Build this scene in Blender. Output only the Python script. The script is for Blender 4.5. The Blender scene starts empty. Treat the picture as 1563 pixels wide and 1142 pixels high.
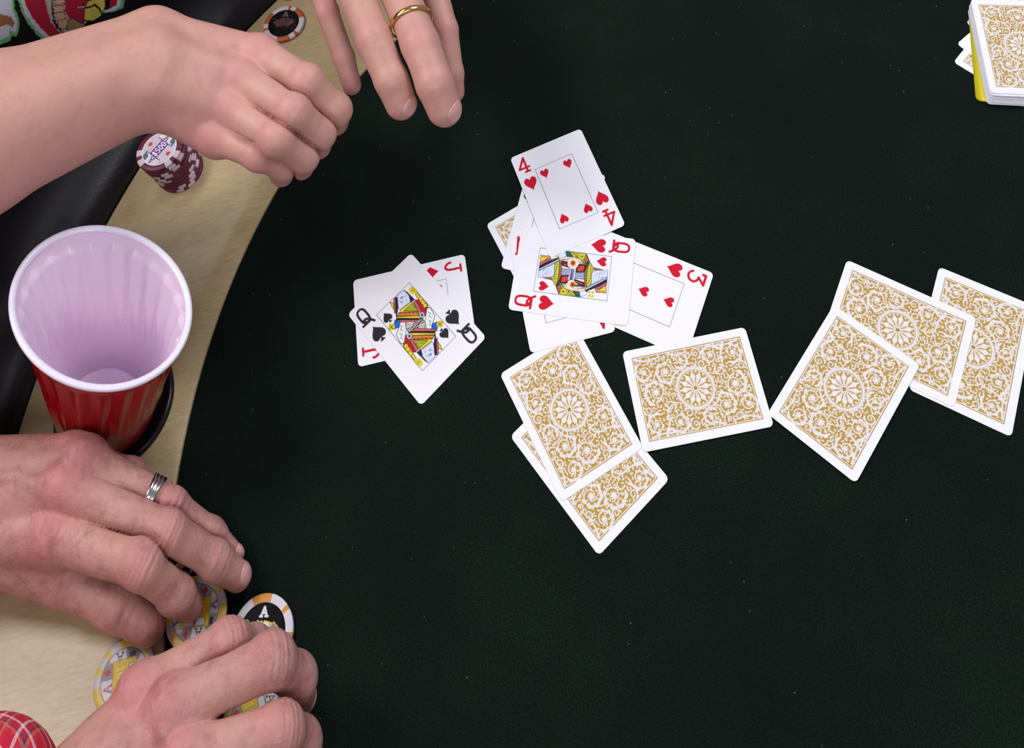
import bpy, math, random
import numpy as np
from mathutils import Vector, Matrix

C = bpy.context.scene.collection
SC = bpy.context.scene
PI = math.pi
rng = np.random.default_rng(7)

# ------------------------------------------------------------------ camera
# all building dimensions below are millimetres on the table (felt plane = 0); W() turns them into metres
TABLE_Z = 0.76
FPX, CX, CY, PITCH, ROLL, CAMH = 1799.83, 699.256, -569.014, 0.9787148, -0.2199838, 908.52
cp_, sp_, cr_, sr_ = math.cos(PITCH), math.sin(PITCH), math.cos(ROLL), math.sin(ROLL)
RC = np.array([[1, 0, 0], [0, cp_, -sp_], [0, sp_, cp_]]) @ np.array([[cr_, -sr_, 0], [sr_, cr_, 0], [0, 0, 1]])


def W(p):
    return (p[0] * .001, p[1] * .001, p[2] * .001 + TABLE_Z)


cam_data = bpy.data.cameras.new('camera')
cam = bpy.data.objects.new('camera', cam_data)
C.objects.link(cam)
cam_data.sensor_fit = 'HORIZONTAL'
cam_data.sensor_width = 36.0
cam_data.lens = FPX * 36.0 / 1563.0
cam_data.shift_x = (781.5 - CX) / 1563.0
cam_data.shift_y = (CY - 571.0) / 1563.0
cam_data.clip_start = 0.02
cam_data.clip_end = 50
m4 = np.eye(4)
m4[:3, :3] = RC
m4[:3, 3] = W((0, 0, CAMH))
cam.matrix_world = Matrix(m4.tolist())
SC.camera = cam

# ------------------------------------------------------------------ world, lamps, exposure
SC.view_settings.view_transform = 'Standard'
SC.view_settings.look = 'None'
SC.view_settings.exposure = -0.62
SC.view_settings.gamma = 1.0
SC.view_settings.use_curve_mapping = False
wd = bpy.data.worlds.new('room_light')
SC.world = wd
wd.use_nodes = True
wd.node_tree.nodes['Background'].inputs[0].default_value = (0.86, 0.88, 1.0, 1)
wd.node_tree.nodes['Background'].inputs[1].default_value = 0.42


def lamp(name, loc, target, sx, sy, power, col):
    d = bpy.data.lights.new(name, 'AREA')
    d.shape = 'RECTANGLE'
    d.size, d.size_y = sx, sy
    d.energy = power
    d.color = col
    o = bpy.data.objects.new(name, d)
    C.objects.link(o)
    o.location = W(loc)
    v = Vector(W(target)) - o.location
    o.rotation_euler = v.to_track_quat('-Z', 'Y').to_euler()
    return o


lamp('ceiling_lamp', (-1120, 800, 1600), (-300, 450, 0), .42, .36, 20, (1.0, .97, .95))
lamp('ceiling_lamp', (-900, 1420, 1600), (-300, 450, 0), .5, .4, 9, (1.0, .97, .93))
lamp('ceiling_lamp', (900, 1250, 1650), (100, 450, 0), .7, .5, 25, (.95, .97, 1.0))
lamp('ceiling_lamp', (150, -900, 1650), (0, 400, 0), .9, .6, 20, (1.0, .98, .97))


# ------------------------------------------------------------------ helpers
def lin(c):
    c = np.asarray(c, dtype=float) / 255.0
    return np.where(c <= .04045, c / 12.92, ((c + .055) / 1.055) ** 2.4)


def at(px, py, z=0.0):
    """the point at height z (mm above the felt) that the photograph shows at a pixel"""
    d = RC @ np.array([(px - CX) / FPX, -(py - CY) / FPX, -1.0])
    t = (z - CAMH) / d[2]
    return np.array([0, 0, CAMH]) + t * d


def tag(o, label=None, cat=None, group=None, kind=None):
    if label: o['label'] = label
    if cat: o['category'] = cat
    if group: o['group'] = group
    if kind: o['kind'] = kind
    return o


def link(name, me, parent=None, mats=()):
    o = bpy.data.objects.new(name, me)
    C.objects.link(o)
    if parent is not None:
        o.parent = parent
    for m in mats:
        if m.name not in [x.name for x in me.materials if x]:
            me.materials.append(m)
    return o


def empty(name, p=(0, 0, 0)):
    o = bpy.data.objects.new(name, None)
    C.objects.link(o)
    o.location = W(p)
    o.empty_display_size = .02
    return o


def fast_mesh(name, verts, faces, smooth=True, vcol=None, ccol=None, local=False):
    """verts in mm; faces: (n,4) or (n,3) int array, or a list of mixed polygons. local=True: no table height added"""
    verts = np.asarray(verts, dtype=np.float64) * .001
    if not local:
        verts = verts + np.array([0, 0, TABLE_Z])
    me = bpy.data.meshes.new(name)
    if isinstance(faces, np.ndarray):
        n, k = faces.shape
        me.vertices.add(len(verts))
        me.vertices.foreach_set('co', verts.astype(np.float32).ravel())
        me.loops.add(n * k)
        me.loops.foreach_set('vertex_index', faces.astype(np.int32).ravel())
        me.polygons.add(n)
        me.polygons.foreach_set('loop_start', np.arange(0, n * k, k, dtype=np.int32))
        me.polygons.foreach_set('loop_total', np.full(n, k, dtype=np.int32))
        me.update(calc_edges=True)
    else:
        me.from_pydata(verts.tolist(), [], [list(map(int, f)) for f in faces])
        me.update()
    me.polygons.foreach_set('use_smooth', np.full(len(me.polygons), smooth, dtype=bool))
    if vcol is not None:
        a = me.color_attributes.new('print', 'FLOAT_COLOR', 'POINT')
        a.data.foreach_set('color', np.c_[vcol, np.ones(len(vcol))].astype(np.float32).ravel())
    if ccol is not None:
        a = me.color_attributes.new('print', 'FLOAT_COLOR', 'CORNER')
        a.data.foreach_set('color', np.c_[ccol, np.ones(len(ccol))].astype(np.float32).ravel())
    me.validate()
    return me


def lathe(profile, n=96, closed=False, wob=None):
    """profile of (r, z) turned about z; wob(theta, i) scales the radius"""
    pr = np.array(profile, float)
    th = np.linspace(0, 2 * PI, n, endpoint=False)
    V = []
    for i, (r, z) in enumerate(pr):
        rr = r * np.ones(n) if wob is None else r * wob(th, i)
        V.append(np.c_[rr * np.cos(th), rr * np.sin(th), np.full(n, z)])
    V = np.concatenate(V)
    m = len(pr)
    F = []
    a = np.arange(n)
    b = (a + 1) % n
    for i in range(m if closed else m - 1):
        j = (i + 1) % m
        F.append(np.c_[i * n + a, i * n + b, j * n + b, j * n + a])
    return V, np.concatenate(F)


def mat(name, base=(200, 200, 200), rough=.5, metal=0, attr=None, spec=.5, coat=0, coat_rough=.05, sss=0, trans=0, ior=1.45):
    m = bpy.data.materials.new(name)
    m.use_nodes = True
    nt = m.node_tree
    b = nt.nodes['Principled BSDF']
    b.inputs['Base Color'].default_value = (*lin(base), 1)
    b.inputs['Roughness'].default_value = rough
    b.inputs['Metallic'].default_value = metal
    b.inputs['Specular IOR Level'].default_value = spec
    b.inputs['Coat Weight'].default_value = coat
    b.inputs['Coat Roughness'].default_value = coat_rough
    b.inputs['Transmission Weight'].default_value = trans
    b.inputs['IOR'].default_value = ior
    if sss:
        b.inputs['Subsurface Weight'].default_value = sss
        b.inputs['Subsurface Radius'].default_value = (1, .35, .2)
        b.inputs['Subsurface Scale'].default_value = .006
    if attr:
        a = nt.nodes.new('ShaderNodeAttribute')
        a.attribute_name = attr
        nt.links.new(a.outputs['Color'], b.inputs['Base Color'])
    return m, nt, b


def node(nt, typ, **kw):
    n = nt.nodes.new(typ)
    for k, v in kw.items():
        if k in n.inputs.keys() if isinstance(k, str) else False:
            n.inputs[k].default_value = v
        else:
            setattr(n, k, v)
    return n


def noise(nt, scale, detail=4, rough=.5, vec=None, dist=0):
    n = nt.nodes.new('ShaderNodeTexNoise')
    n.inputs['Scale'].default_value = scale
    n.inputs['Detail'].default_value = detail
    n.inputs['Roughness'].default_value = rough
    n.inputs['Distortion'].default_value = dist
    if vec is not None:
        nt.links.new(vec, n.inputs['Vector'])
    return n


def obj_coord(nt, scale=(1, 1, 1), rot=0):
    t = nt.nodes.new('ShaderNodeTexCoord')
    mp = nt.nodes.new('ShaderNodeMapping')
    mp.inputs['Scale'].default_value = scale
    mp.inputs['Rotation'].default_value = (0, 0, rot)
    nt.links.new(t.outputs['Object'], mp.inputs['Vector'])
    return mp.outputs['Vector']


def ramp(nt, fac, stops):
    r = nt.nodes.new('ShaderNodeValToRGB')
    nt.links.new(fac, r.inputs['Fac'])
    while len(r.color_ramp.elements) < len(stops):
        r.color_ramp.elements.new(.5)
    for e, (p, c) in zip(r.color_ramp.elements, stops):
        e.position = p
        e.color = (*lin(c), 1)
    return r.outputs['Color']


def bump(nt, b, height, strength=.3, dist=.001, chain=None):
    n = nt.nodes.new('ShaderNodeBump')
    n.inputs['Strength'].default_value = strength
    n.inputs['Distance'].default_value = dist
    nt.links.new(height, n.inputs['Height'])
    if chain is not None:
        nt.links.new(chain, n.inputs['Normal'])
    nt.links.new(n.outputs['Normal'], b.inputs['Normal'])
    return n.outputs['Normal']


# ------------------------------------------------------------------ materials
M = {}
m, nt, b = mat('green_black_felt', (15, 25, 22), .95, spec=.12)
v = obj_coord(nt)
n1 = noise(nt, 900, 3, .6, v)
n2 = noise(nt, 9, 4, .6, v)
mx = nt.nodes.new('ShaderNodeMix'); mx.data_type = 'FLOAT'; mx.inputs[0].default_value = .35
nt.links.new(n1.outputs['Fac'], mx.inputs[2]); nt.links.new(n2.outputs['Fac'], mx.inputs[3])
nt.links.new(ramp(nt, mx.outputs[0], [(.34, (6, 12, 9)), (.52, (11, 22, 17)), (.68, (22, 37, 29))]), b.inputs['Base Color'])
b.inputs['Sheen Weight'].default_value = .03
bump(nt, b, n1.outputs['Fac'], .5, .0006)
M['felt'] = m

m, nt, b = mat('varnished_blond_wood', (176, 154, 112), .30, spec=.42, coat=.0, coat_rough=.22)
v = obj_coord(nt, (26, 160, 60), math.radians(-48))
v2 = obj_coord(nt, (3, 9, 5), math.radians(-48))
n1 = noise(nt, 3.2, 6, .62, v, .3)
n2 = noise(nt, 1.6, 4, .55, v2, .6)
mx = nt.nodes.new('ShaderNodeMix'); mx.data_type = 'FLOAT'; mx.inputs[0].default_value = .55
nt.links.new(n1.outputs['Fac'], mx.inputs[2]); nt.links.new(n2.outputs['Fac'], mx.inputs[3])
nt.links.new(ramp(nt, mx.outputs[0], [(.30, (160, 139, 102)), (.5, (185, 164, 125)), (.72, (200, 180, 142))]), b.inputs['Base Color'])
n3 = noise(nt, 520, 3, .6, obj_coord(nt, (1, 4.5, 1), math.radians(-48)))
bump(nt, b, n3.outputs['Fac'], .13, .0005)
M['wood'] = m

m, nt, b = mat('black_vinyl', (22, 20, 26), .42, spec=.45)
n1 = noise(nt, 420, 3, .5, obj_coord(nt))
bump(nt, b, n1.outputs['Fac'], .25, .0006)
M['vinyl'] = m
M['black_plastic'] = mat('black_plastic', (14, 13, 16), .25, spec=.5)[0]
M['dark_wood'] = mat('dark_base_wood', (46, 34, 26), .5)[0]
m, nt, b = mat('grey_carpet', (92, 88, 86), .95)
n1 = noise(nt, 260, 4, .6, obj_coord(nt))
nt.links.new(ramp(nt, n1.outputs['Fac'], [(.35, (66, 62, 60)), (.65, (110, 106, 104))]), b.inputs['Base Color'])
M['carpet'] = m
M['card'] = mat('printed_card', rough=.55, attr='print', spec=.22)[0]
M['card_white'] = mat('card_stock', (228, 227, 238), .5, spec=.3)[0]
M['cut_card'] = mat('yellow_plastic', (222, 208, 40), .3, spec=.45, sss=0)[0]
M['chip'] = mat('printed_chip_clay', rough=.42, attr='print', spec=.4)[0]
M['chip_paper'] = mat('satin_chip_label', rough=.4, attr='print', spec=.22)[0]
M['chip_inlay'] = mat('glossy_chip_inlay', rough=.12, attr='print', spec=.2)[0]
M['gold'] = mat('polished_gold', (235, 190, 110), .18, metal=1)[0]
M['silver'] = mat('brushed_silver', (200, 196, 192), .22, metal=1)[0]
M['cup_red'] = mat('glossy_red_plastic', (158, 2, 22), .2, spec=.4)[0]
M['cup_white'] = mat('white_lavender_plastic', (242, 221, 242), .3, spec=.45)[0]
M['cup_rim'] = mat('white_rim_plastic', (232, 226, 246), .25, spec=.5)[0]
M['water'] = mat('water', (236, 226, 246), .03, spec=.8, ior=1.33)[0]
M['lint'] = mat('pale_lint', (150, 158, 150), .9)[0]


def skin(name, mottled, veins):
    m, nt, b = mat(name, (200, 150, 140), .46, attr=None, spec=.4, sss=.06)
    a = nt.nodes.new('ShaderNodeAttribute'); a.attribute_name = 'print'
    v = obj_coord(nt)
    nz = noise(nt, 75, 5, .65, v)
    hs = nt.nodes.new('ShaderNodeMix'); hs.data_type = 'RGBA'; hs.blend_type = 'MULTIPLY'
    hs.inputs[0].default_value = mottled
    c = ramp(nt, nz.outputs['Fac'], [(.3, (196, 160, 158)), (.5, (244, 238, 234)), (.70, (255, 252, 238))])
    nt.links.new(a.outputs['Color'], hs.inputs[6]); nt.links.new(c, hs.inputs[7])
    nt.links.new(hs.outputs[2], b.inputs['Base Color'])
    # pores and fine creases
    vo = nt.nodes.new('ShaderNodeTexVoronoi'); vo.feature = 'DISTANCE_TO_EDGE'; vo.inputs['Scale'].default_value = 620
    nt.links.new(v, vo.inputs['Vector'])
    n2 = noise(nt, 150, 5, .7, v, .8)
    ch = bump(nt, b, n2.outputs['Fac'], veins, .0016)
    vw = nt.nodes.new('ShaderNodeTexVoronoi'); vw.feature = 'DISTANCE_TO_EDGE'; vw.inputs['Scale'].default_value = 210
    mpw = nt.nodes.new('ShaderNodeMapping'); mpw.inputs['Scale'].default_value = (1.0, .38, .8); mpw.inputs['Rotation'].default_value = (0, 0, .5)
    nt.links.new(v, mpw.inputs['Vector']); nt.links.new(mpw.outputs['Vector'], vw.inputs['Vector'])
    ch = bump(nt, b, vw.outputs['Distance'], veins * .8, .0012, ch)
    bump(nt, b, vo.outputs['Distance'], .22, .0005, ch)
    return m


M['skin_pale'] = skin('fair_skin', .22, .12)
M['skin_ruddy'] = skin('ruddy_weathered_skin', .62, .42)
M['nail'] = mat('fingernail', (214, 160, 158), .28, spec=.5)[0]
M['shirt'] = mat('black_jersey', (30, 25, 31), .9, spec=.1)[0]
M['shirt_print'] = mat('printed_black_jersey', rough=.9, attr='print', spec=.1)[0]
m, nt, b = mat('red_plaid_cotton', (190, 60, 80), .9, spec=.1)
v = obj_coord(nt)
prev = None
for ax_, sc_, off_ in (('X', 24, 0), ('Z', 21, 1.3)):
    wv = nt.nodes.new('ShaderNodeTexWave'); wv.bands_direction = ax_; wv.wave_profile = 'SAW'
    wv.inputs['Scale'].default_value = sc_; wv.inputs['Phase Offset'].default_value = off_; wv.inputs['Distortion'].default_value = .4
    nt.links.new(v, wv.inputs['Vector'])
    cr = ramp(nt, wv.outputs['Fac'], [(0, (196, 44, 66)), (.34, (232, 214, 220)), (.46, (196, 50, 74)), (.66, (66, 66, 104)), (.76, (226, 120, 84)), (.86, (204, 60, 84))])
    cr.node.color_ramp.interpolation = 'CONSTANT'
    if prev is None: prev = cr
    else:
        mx = nt.nodes.new('ShaderNodeMix'); mx.data_type = 'RGBA'; mx.inputs[0].default_value = .5
        nt.links.new(prev, mx.inputs[6]); nt.links.new(cr, mx.inputs[7])
        nt.links.new(mx.outputs[2], b.inputs['Base Color'])
M['plaid'] = m

# ------------------------------------------------------------------ floor
fl = link('floor', fast_mesh('floor', [(-3000, -2500, -760), (3000, -2500, -760), (3000, 3500, -760), (-3000, 3500, -760)], [(0, 1, 2, 3)], False), None, [M['carpet']])
tag(fl, kind='structure')

# ------------------------------------------------------------------ poker table
TC = (141.8, 332.5)
R_FELT, R_WOOD, R_RAIL = 467.0, 599.0, 712.0
RING_C = (-374.6, 442.7)
table = empty('poker_table', (TC[0], TC[1], -760))
tag(table, 'round poker table with dark green felt, blond wood track and black padded rail', 'table')


def centred(V):
    return V + np.array([TC[0], TC[1], 0])


def tchild(name, me, mats):
    o = link(name, me, None, mats)
    o.parent = table
    o.matrix_parent_inverse = Matrix.Translation(-Vector(table.location))
    return o


prof = [(0.01, 0)] + [(R_FELT * k / 10, 0) for k in range(1, 10)] + [(R_FELT - 2, 0), (R_FELT - .6, -.5), (R_FELT, -3), (R_FELT, -18), (0.01, -18)]
V, F = lathe(prof, 192)
tchild('felt', fast_mesh('felt', centred(V), F), [M['felt']])
prof = [(R_FELT + .6, -16), (R_FELT + .6, -1.6), (R_FELT + 1.6, -.6)] + [(R_FELT + 1.6 + (R_WOOD - R_FELT - 3) * k / 6, -.6) for k in range(1, 7)] + [(R_WOOD, -2), (R_WOOD, -16)]
V, F = lathe(prof, 192, closed=True)
tchild('wooden_track', fast_mesh('wooden_track', centred(V), F), [M['wood']])
prof = [(R_WOOD + .5, -30), (R_WOOD + .5, 3), (R_WOOD + 4, 12), (R_WOOD + 14, 20), (R_WOOD + 34, 26), (R_WOOD + 60, 26), (R_WOOD + 84, 20), (R_WOOD + 100, 8), (R_WOOD + 110, -10),
        (R_WOOD + 112, -34), (R_WOOD + 104, -52), (R_WOOD + 80, -60), (R_WOOD + 10, -60)]
V, F = lathe(prof, 192, closed=True)
tchild('armrest', fast_mesh('armrest', centred(V), F), [M['vinyl']])
V, F = lathe([(0.01, -19), (R_WOOD + 40, -19), (R_WOOD + 40, -58), (0.01, -58)], 96)
tchild('table_underside', fast_mesh('table_underside', centred(V), F, False), [M['dark_wood']])
V, F = lathe([(0.01, -58), (90, -58), (80, -120), (62, -180), (58, -560), (78, -640), (120, -690), (0.01, -690)], 64)
tchild('pedestal', fast_mesh('pedestal', centred(V), F), [M['dark_wood']])
for k in range(4):
    a = PI / 4 + k * PI / 2
    d = np.array([math.cos(a), math.sin(a)]); n_ = np.array([-d[1], d[0]])
    vs = []
    for (r, zt, zb, w) in ((60, -660, -720, 40), (200, -690, -745, 36), (400, -730, -760, 30), (430, -745, -760, 26)):
        for s in (-1, 1):
            for z in (zt, zb):
                q = d * r + n_ * s * w
                vs.append((q[0], q[1], z))
    fs = [(0, 1, 3, 2), (12, 14, 15, 13)]
    for i in range(3):
        o = i * 4
        fs += [(o, o + 2, o + 6, o + 4), (o + 1, o + 5, o + 7, o + 3), (o, o + 4, o + 5, o + 1), (o + 2, o + 3, o + 7, o + 6)]
    tchild('pedestal_foot', fast_mesh('pedestal_foot', centred(np.array(vs, float)), fs, False), [M['dark_wood']])
# drop-in cup holder: black flange and shallow dish
prof = [(0.01, .4), (38.5, .4), (39.6, .9), (40.2, 2.2), (41.2, 3.0), (43.6, 3.0), (44.8, 2.2), (45.4, .6), (45.4, -.6), (0.01, -.6)]
V, F = lathe(prof, 96)
tchild('cup_holder', fast_mesh('cup_holder', V + np.array([RING_C[0], RING_C[1], 0]), F), [M['black_plastic']])


# ------------------------------------------------------------------ flat print (drawn into the vertex colours of the printed surface)
class Canvas:
    def __init__(s, w, h, bg, res=.1):
        s.w, s.h, s.res = w, h, res
        s.nx, s.ny = int(round(w / res)), int(round(h / res))
        s.img = np.empty((s.ny, s.nx, 3), np.float32)
        s.img[:] = bg
        s.s = 1.0

    def box(s, x0, x1, y0, y1):
        i0 = max(0, int((x0 + s.w / 2) / s.res) - 1); i1 = min(s.nx, int((x1 + s.w / 2) / s.res) + 2)
        j0 = max(0, int((y0 + s.h / 2) / s.res) - 1); j1 = min(s.ny, int((y1 + s.h / 2) / s.res) + 2)
        if i1 <= i0 or j1 <= j0:
            return None
        x = (np.arange(i0, i1) + .5) * s.res - s.w / 2
        y = (np.arange(j0, j1) + .5) * s.res - s.h / 2
        X, Y = np.meshgrid(x, y)
        return slice(j0, j1), slice(i0, i1), X, Y

    def poly(s, pts, col, outline=None, lw=.25):
        p = np.array(pts, float) * s.s
        bx = s.box(p[:, 0].min(), p[:, 0].max(), p[:, 1].min(), p[:, 1].max())
        if bx is None: return
        J, I, X, Y = bx
        ins = np.zeros(X.shape, bool)
        for (x0, y0), (x1, y1) in zip(p, np.roll(p, -1, 0)):
            if y0 == y1: continue
            c = (Y < y0) != (Y < y1)
            ins ^= c & (X < (x1 - x0) * (Y - y0) / (y1 - y0) + x0)
        s.img[J, I][ins] = col
        if outline is not None:
            q = np.array(pts, float)
            s.line(np.r_[q, q[:1]], lw, outline)

    def line(s, pts, w, col):
        p = np.array(pts, float) * s.s
        w = np.broadcast_to(np.asarray(w, float), (len(p),))
        for k in range(len(p) - 1):
            a, c = p[k], p[k + 1]
            m = max(w[k], w[k + 1]) / 2
            bx = s.box(min(a[0], c[0]) - m, max(a[0], c[0]) + m, min(a[1], c[1]) - m, max(a[1], c[1]) + m)
            if bx is None: continue
            J, I, X, Y = bx
            d = c - a
            t = np.clip(((X - a[0]) * d[0] + (Y - a[1]) * d[1]) / max(d @ d, 1e-9), 0, 1)
            r = np.hypot(X - a[0] - t * d[0], Y - a[1] - t * d[1])
            s.img[J, I][r <= (w[k] + (w[k + 1] - w[k]) * t) / 2] = col

    def ell(s, c, rx, ry, col, rot=0):
        t = np.linspace(0, 2 * PI, 40, endpoint=False)
        x, y = rx * np.cos(t), ry * np.sin(t)
        s.poly(np.c_[c[0] + x * math.cos(rot) - y * math.sin(rot), c[1] + x * math.sin(rot) + y * math.cos(rot)], col)

    def ring(s, c, r, w, col):
        t = np.linspace(0, 2 * PI, 73)
        s.line(np.c_[c[0] + r * np.cos(t), c[1] + r * np.sin(t)], w, col)

    def sample(s, x, y, k=1):
        i = np.clip(((x + s.w / 2) / s.res).astype(int), k, s.nx - 1 - k)
        j = np.clip(((y + s.h / 2) / s.res).astype(int), k, s.ny - 1 - k)
        acc = 0
        for dj in range(-k, k + 1):
            for di in range(-k, k + 1):
                acc = acc + s.img[j + dj, i + di]
        return lin(acc / (2 * k + 1) ** 2)


def heart(c, s, up=True):
    t = np.linspace(0, 2 * PI, 48, endpoint=False)
    x = 16 * np.sin(t) ** 3 / 34.0
    y = (13 * np.cos(t) - 5 * np.cos(2 * t) - 2 * np.cos(3 * t) - np.cos(4 * t) + 2.5) / 30.0
    k = 1 if up else -1
    return np.c_[c[0] + k * s * x * 1.02, c[1] + k * s * y * 1.12]


def spade(c, s, up=True):
    h = heart((0, 0), 1, False) * [1.06, 1.0] + [0, .12]
    st = np.array([(-.05, -.2), (.05, -.2), (.07, -.42), (.22, -.62), (-.22, -.62), (-.07, -.42)])
    k = s if up else -s
    return np.array(c) + k * h, np.array(c) + k * st


def diamond(c, s):
    return [(c[0], c[1] + .58 * s), (c[0] + .42 * s, c[1]), (c[0], c[1] - .58 * s), (c[0] - .42 * s, c[1])]


GLYPH = {
    'Q': [[(.12, .3), (.12, .8), (.3, 1), (.7, 1), (.88, .8), (.88, .25), (.7, .05), (.3, .05), (.12, .3)], [(.3, .32), (.55, .3), (.8, .1), (.98, -.14)], [(.3, .32), (.36, .12), (.7, .05)], [(-.05, .06), (.3, .05)]],
    'J': [[(.42, 1), (.98, 1)], [(.7, 1), (.7, .3), (.55, .06), (.28, .06), (.08, .25), (.06, .4)]],
    '4': [[(.72, .02), (.72, 1), (.02, .3), (1, .3)], [(.5, .02), (.95, .02)]],
    '3': [[(.08, .8), (.08, .98), (.92, .98), (.42, .6)], [(.42, .6), (.62, .6), (.86, .48), (.93, .3), (.8, .08), (.45, -.02), (.2, .05), (.06, .2)]],
    'A': [[(.12, .02), (.5, 1), (.88, .02)], [(.26, .36), (.74, .36)], [(0, .02), (.28, .02)], [(.7, .02), (1, .02)]],
    '2': [[(.08, .75), (.2, .95), (.5, 1), (.8, .92), (.88, .7), (.7, .45), (.1, .03), (.92, .03)]],
    '$': [[(.85, .78), (.6, .88), (.3, .85), (.15, .7), (.25, .55), (.75, .42), (.86, .27), (.7, .12), (.4, .1), (.12, .2)], [(.5, 1.04), (.5, -.06)]],
    '5': [[(.85, .97), (.2, .97), (.16, .58), (.5, .64), (.82, .5), (.88, .28), (.7, .06), (.4, .02), (.1, .12)]],
    '0': [[(.5, 1), (.2, .85), (.12, .5), (.2, .15), (.5, 0), (.8, .15), (.88, .5), (.8, .85), (.5, 1)]],
    '1': [[(.25, .8), (.55, 1), (.55, 0)], [(.3, 0), (.8, 0)]],
    'C': [[(.9, .75), (.7, .97), (.4, 1), (.15, .8), (.1, .45), (.2, .15), (.5, 0), (.8, .06), (.92, .25)]],
    'O': [[(.5, 1), (.2, .85), (.12, .5), (.2, .15), (.5, 0), (.8, .15), (.88, .5), (.8, .85), (.5, 1)]],
}


def glyph(cv, ch, x, y, w, h, lw, col, rot=0):
    c, s_ = math.cos(rot), math.sin(rot)
    for st in GLYPH[ch]:
        q = np.array(st)
        if len(q) > 5:      # round off the polyline
            for _ in range(2):
                a = q[:-1] * .75 + q[1:] * .25; b_ = q[:-1] * .25 + q[1:] * .75
                q = np.r_[q[:1], np.stack([a, b_], 1).reshape(-1, 2), q[-1:]]
        q = (q - .5) * [w, h]
        cv.line(np.c_[x + q[:, 0] * c - q[:, 1] * s_, y + q[:, 0] * s_ + q[:, 1] * c], lw, col)


CW, CL = 63.4, 88.9
WHITE = (240, 239, 247)
RED, BLK = (206, 8, 44), (40, 38, 46)
COURT = dict(face=(216, 222, 244), navy=(26, 28, 66), pink=(214, 96, 120), yellow=(232, 206, 52), olive=(176, 182, 52), orange=(226, 124, 50), black=(30, 24, 28), red=(178, 28, 40), white=(234, 238, 236),
             blue=(14, 104, 204), grey=(196, 198, 206), green=(206, 214, 190), brown=(166, 110, 60), yellowgreen=(202, 202, 62), darkred=(120, 22, 36), redorange=(220, 66, 40), slate=(164, 174, 204), teal=(34, 98, 84),
             cream=(242, 226, 208), hand=(226, 230, 242), purple=(112, 78, 168))
QS = [('face', [(3.8, 27.2), (9.9, 26.6), (10.2, 21.7), (8.2, 16.5), (3.7, 16.8), (-1.6, 17.7), (0, 22.3)]), ('navy', [(9.9, 26.6), (10.8, 23.4), (11.3, 15), (7.9, 15.8), (10.3, 20.2)]),
      ('navy', [(1.8, 27.2), (3.2, 26.3), (-1.1, 19.9), (-6.7, 15), (-3.9, 20.1)]), ('pink', [(0.2, 27.2), (1.9, 27.2), (-3.9, 19.6), (-6, 18.3)]), ('yellow', [(-3.2, 27.3), (-1.7, 25), (-4.5, 20.7), (-4.2, 24)]),
      ('yellow', [(-6.2, 15.2), (-0.2, 17.2), (8.7, 15.6), (8.3, 5.5), (-3.2, 16.5)]), ('olive', [(-0.1, 14.7), (8, 14.2), (7.6, 6.7)]), ('orange', [(-3.6, 16.4), (8.3, 5.5), (6.1, 3.9), (-5.3, 15.2)]),
      ('yellow', [(-5.9, 15.3), (5.9, 3.9), (7, 0), (-6.9, 14.8)]), ('black', [(-6.9, 14.8), (6.5, 0.4), (6.1, -0.6), (-7.7, 14.1)]), ('pink', [(-8.4, 14.3), (6.9, -1.4), (0.7, 1.7), (-9.2, 13.4)]),
      ('red', [(11.4, 14.6), (13.3, 12.8), (15.1, 3), (9.5, -0.1), (8.6, 7.1)]), ('pink', [(9.2, 14.4), (11.5, 13.9), (9.4, 3.4), (8.3, 5.5)]),
      ('yellow', [(14.4, 19.4), (16, 18.3), (16, 12), (16, 4.4), (13, 4.1), (13.1, 10.5)]), ('white', [(14, 3.3), (16, 1.8), (14.6, -5.5), (10.9, -7.6), (6.9, -10.4), (4.1, -7.6), (7, -2.7)]),
      ('blue', [(9.5, -8.1), (13.4, -10), (9, -14.5), (6.3, -10.9)]), ('grey', [(-7, 0.5), (6.4, 0.3), (6.6, -2.4), (-5.2, -1.4)]), ('green', [(1.9, -1), (6.8, -3.4), (3.2, -7.2), (-2.1, -1.7), (0.8, -2.4)])]
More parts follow.
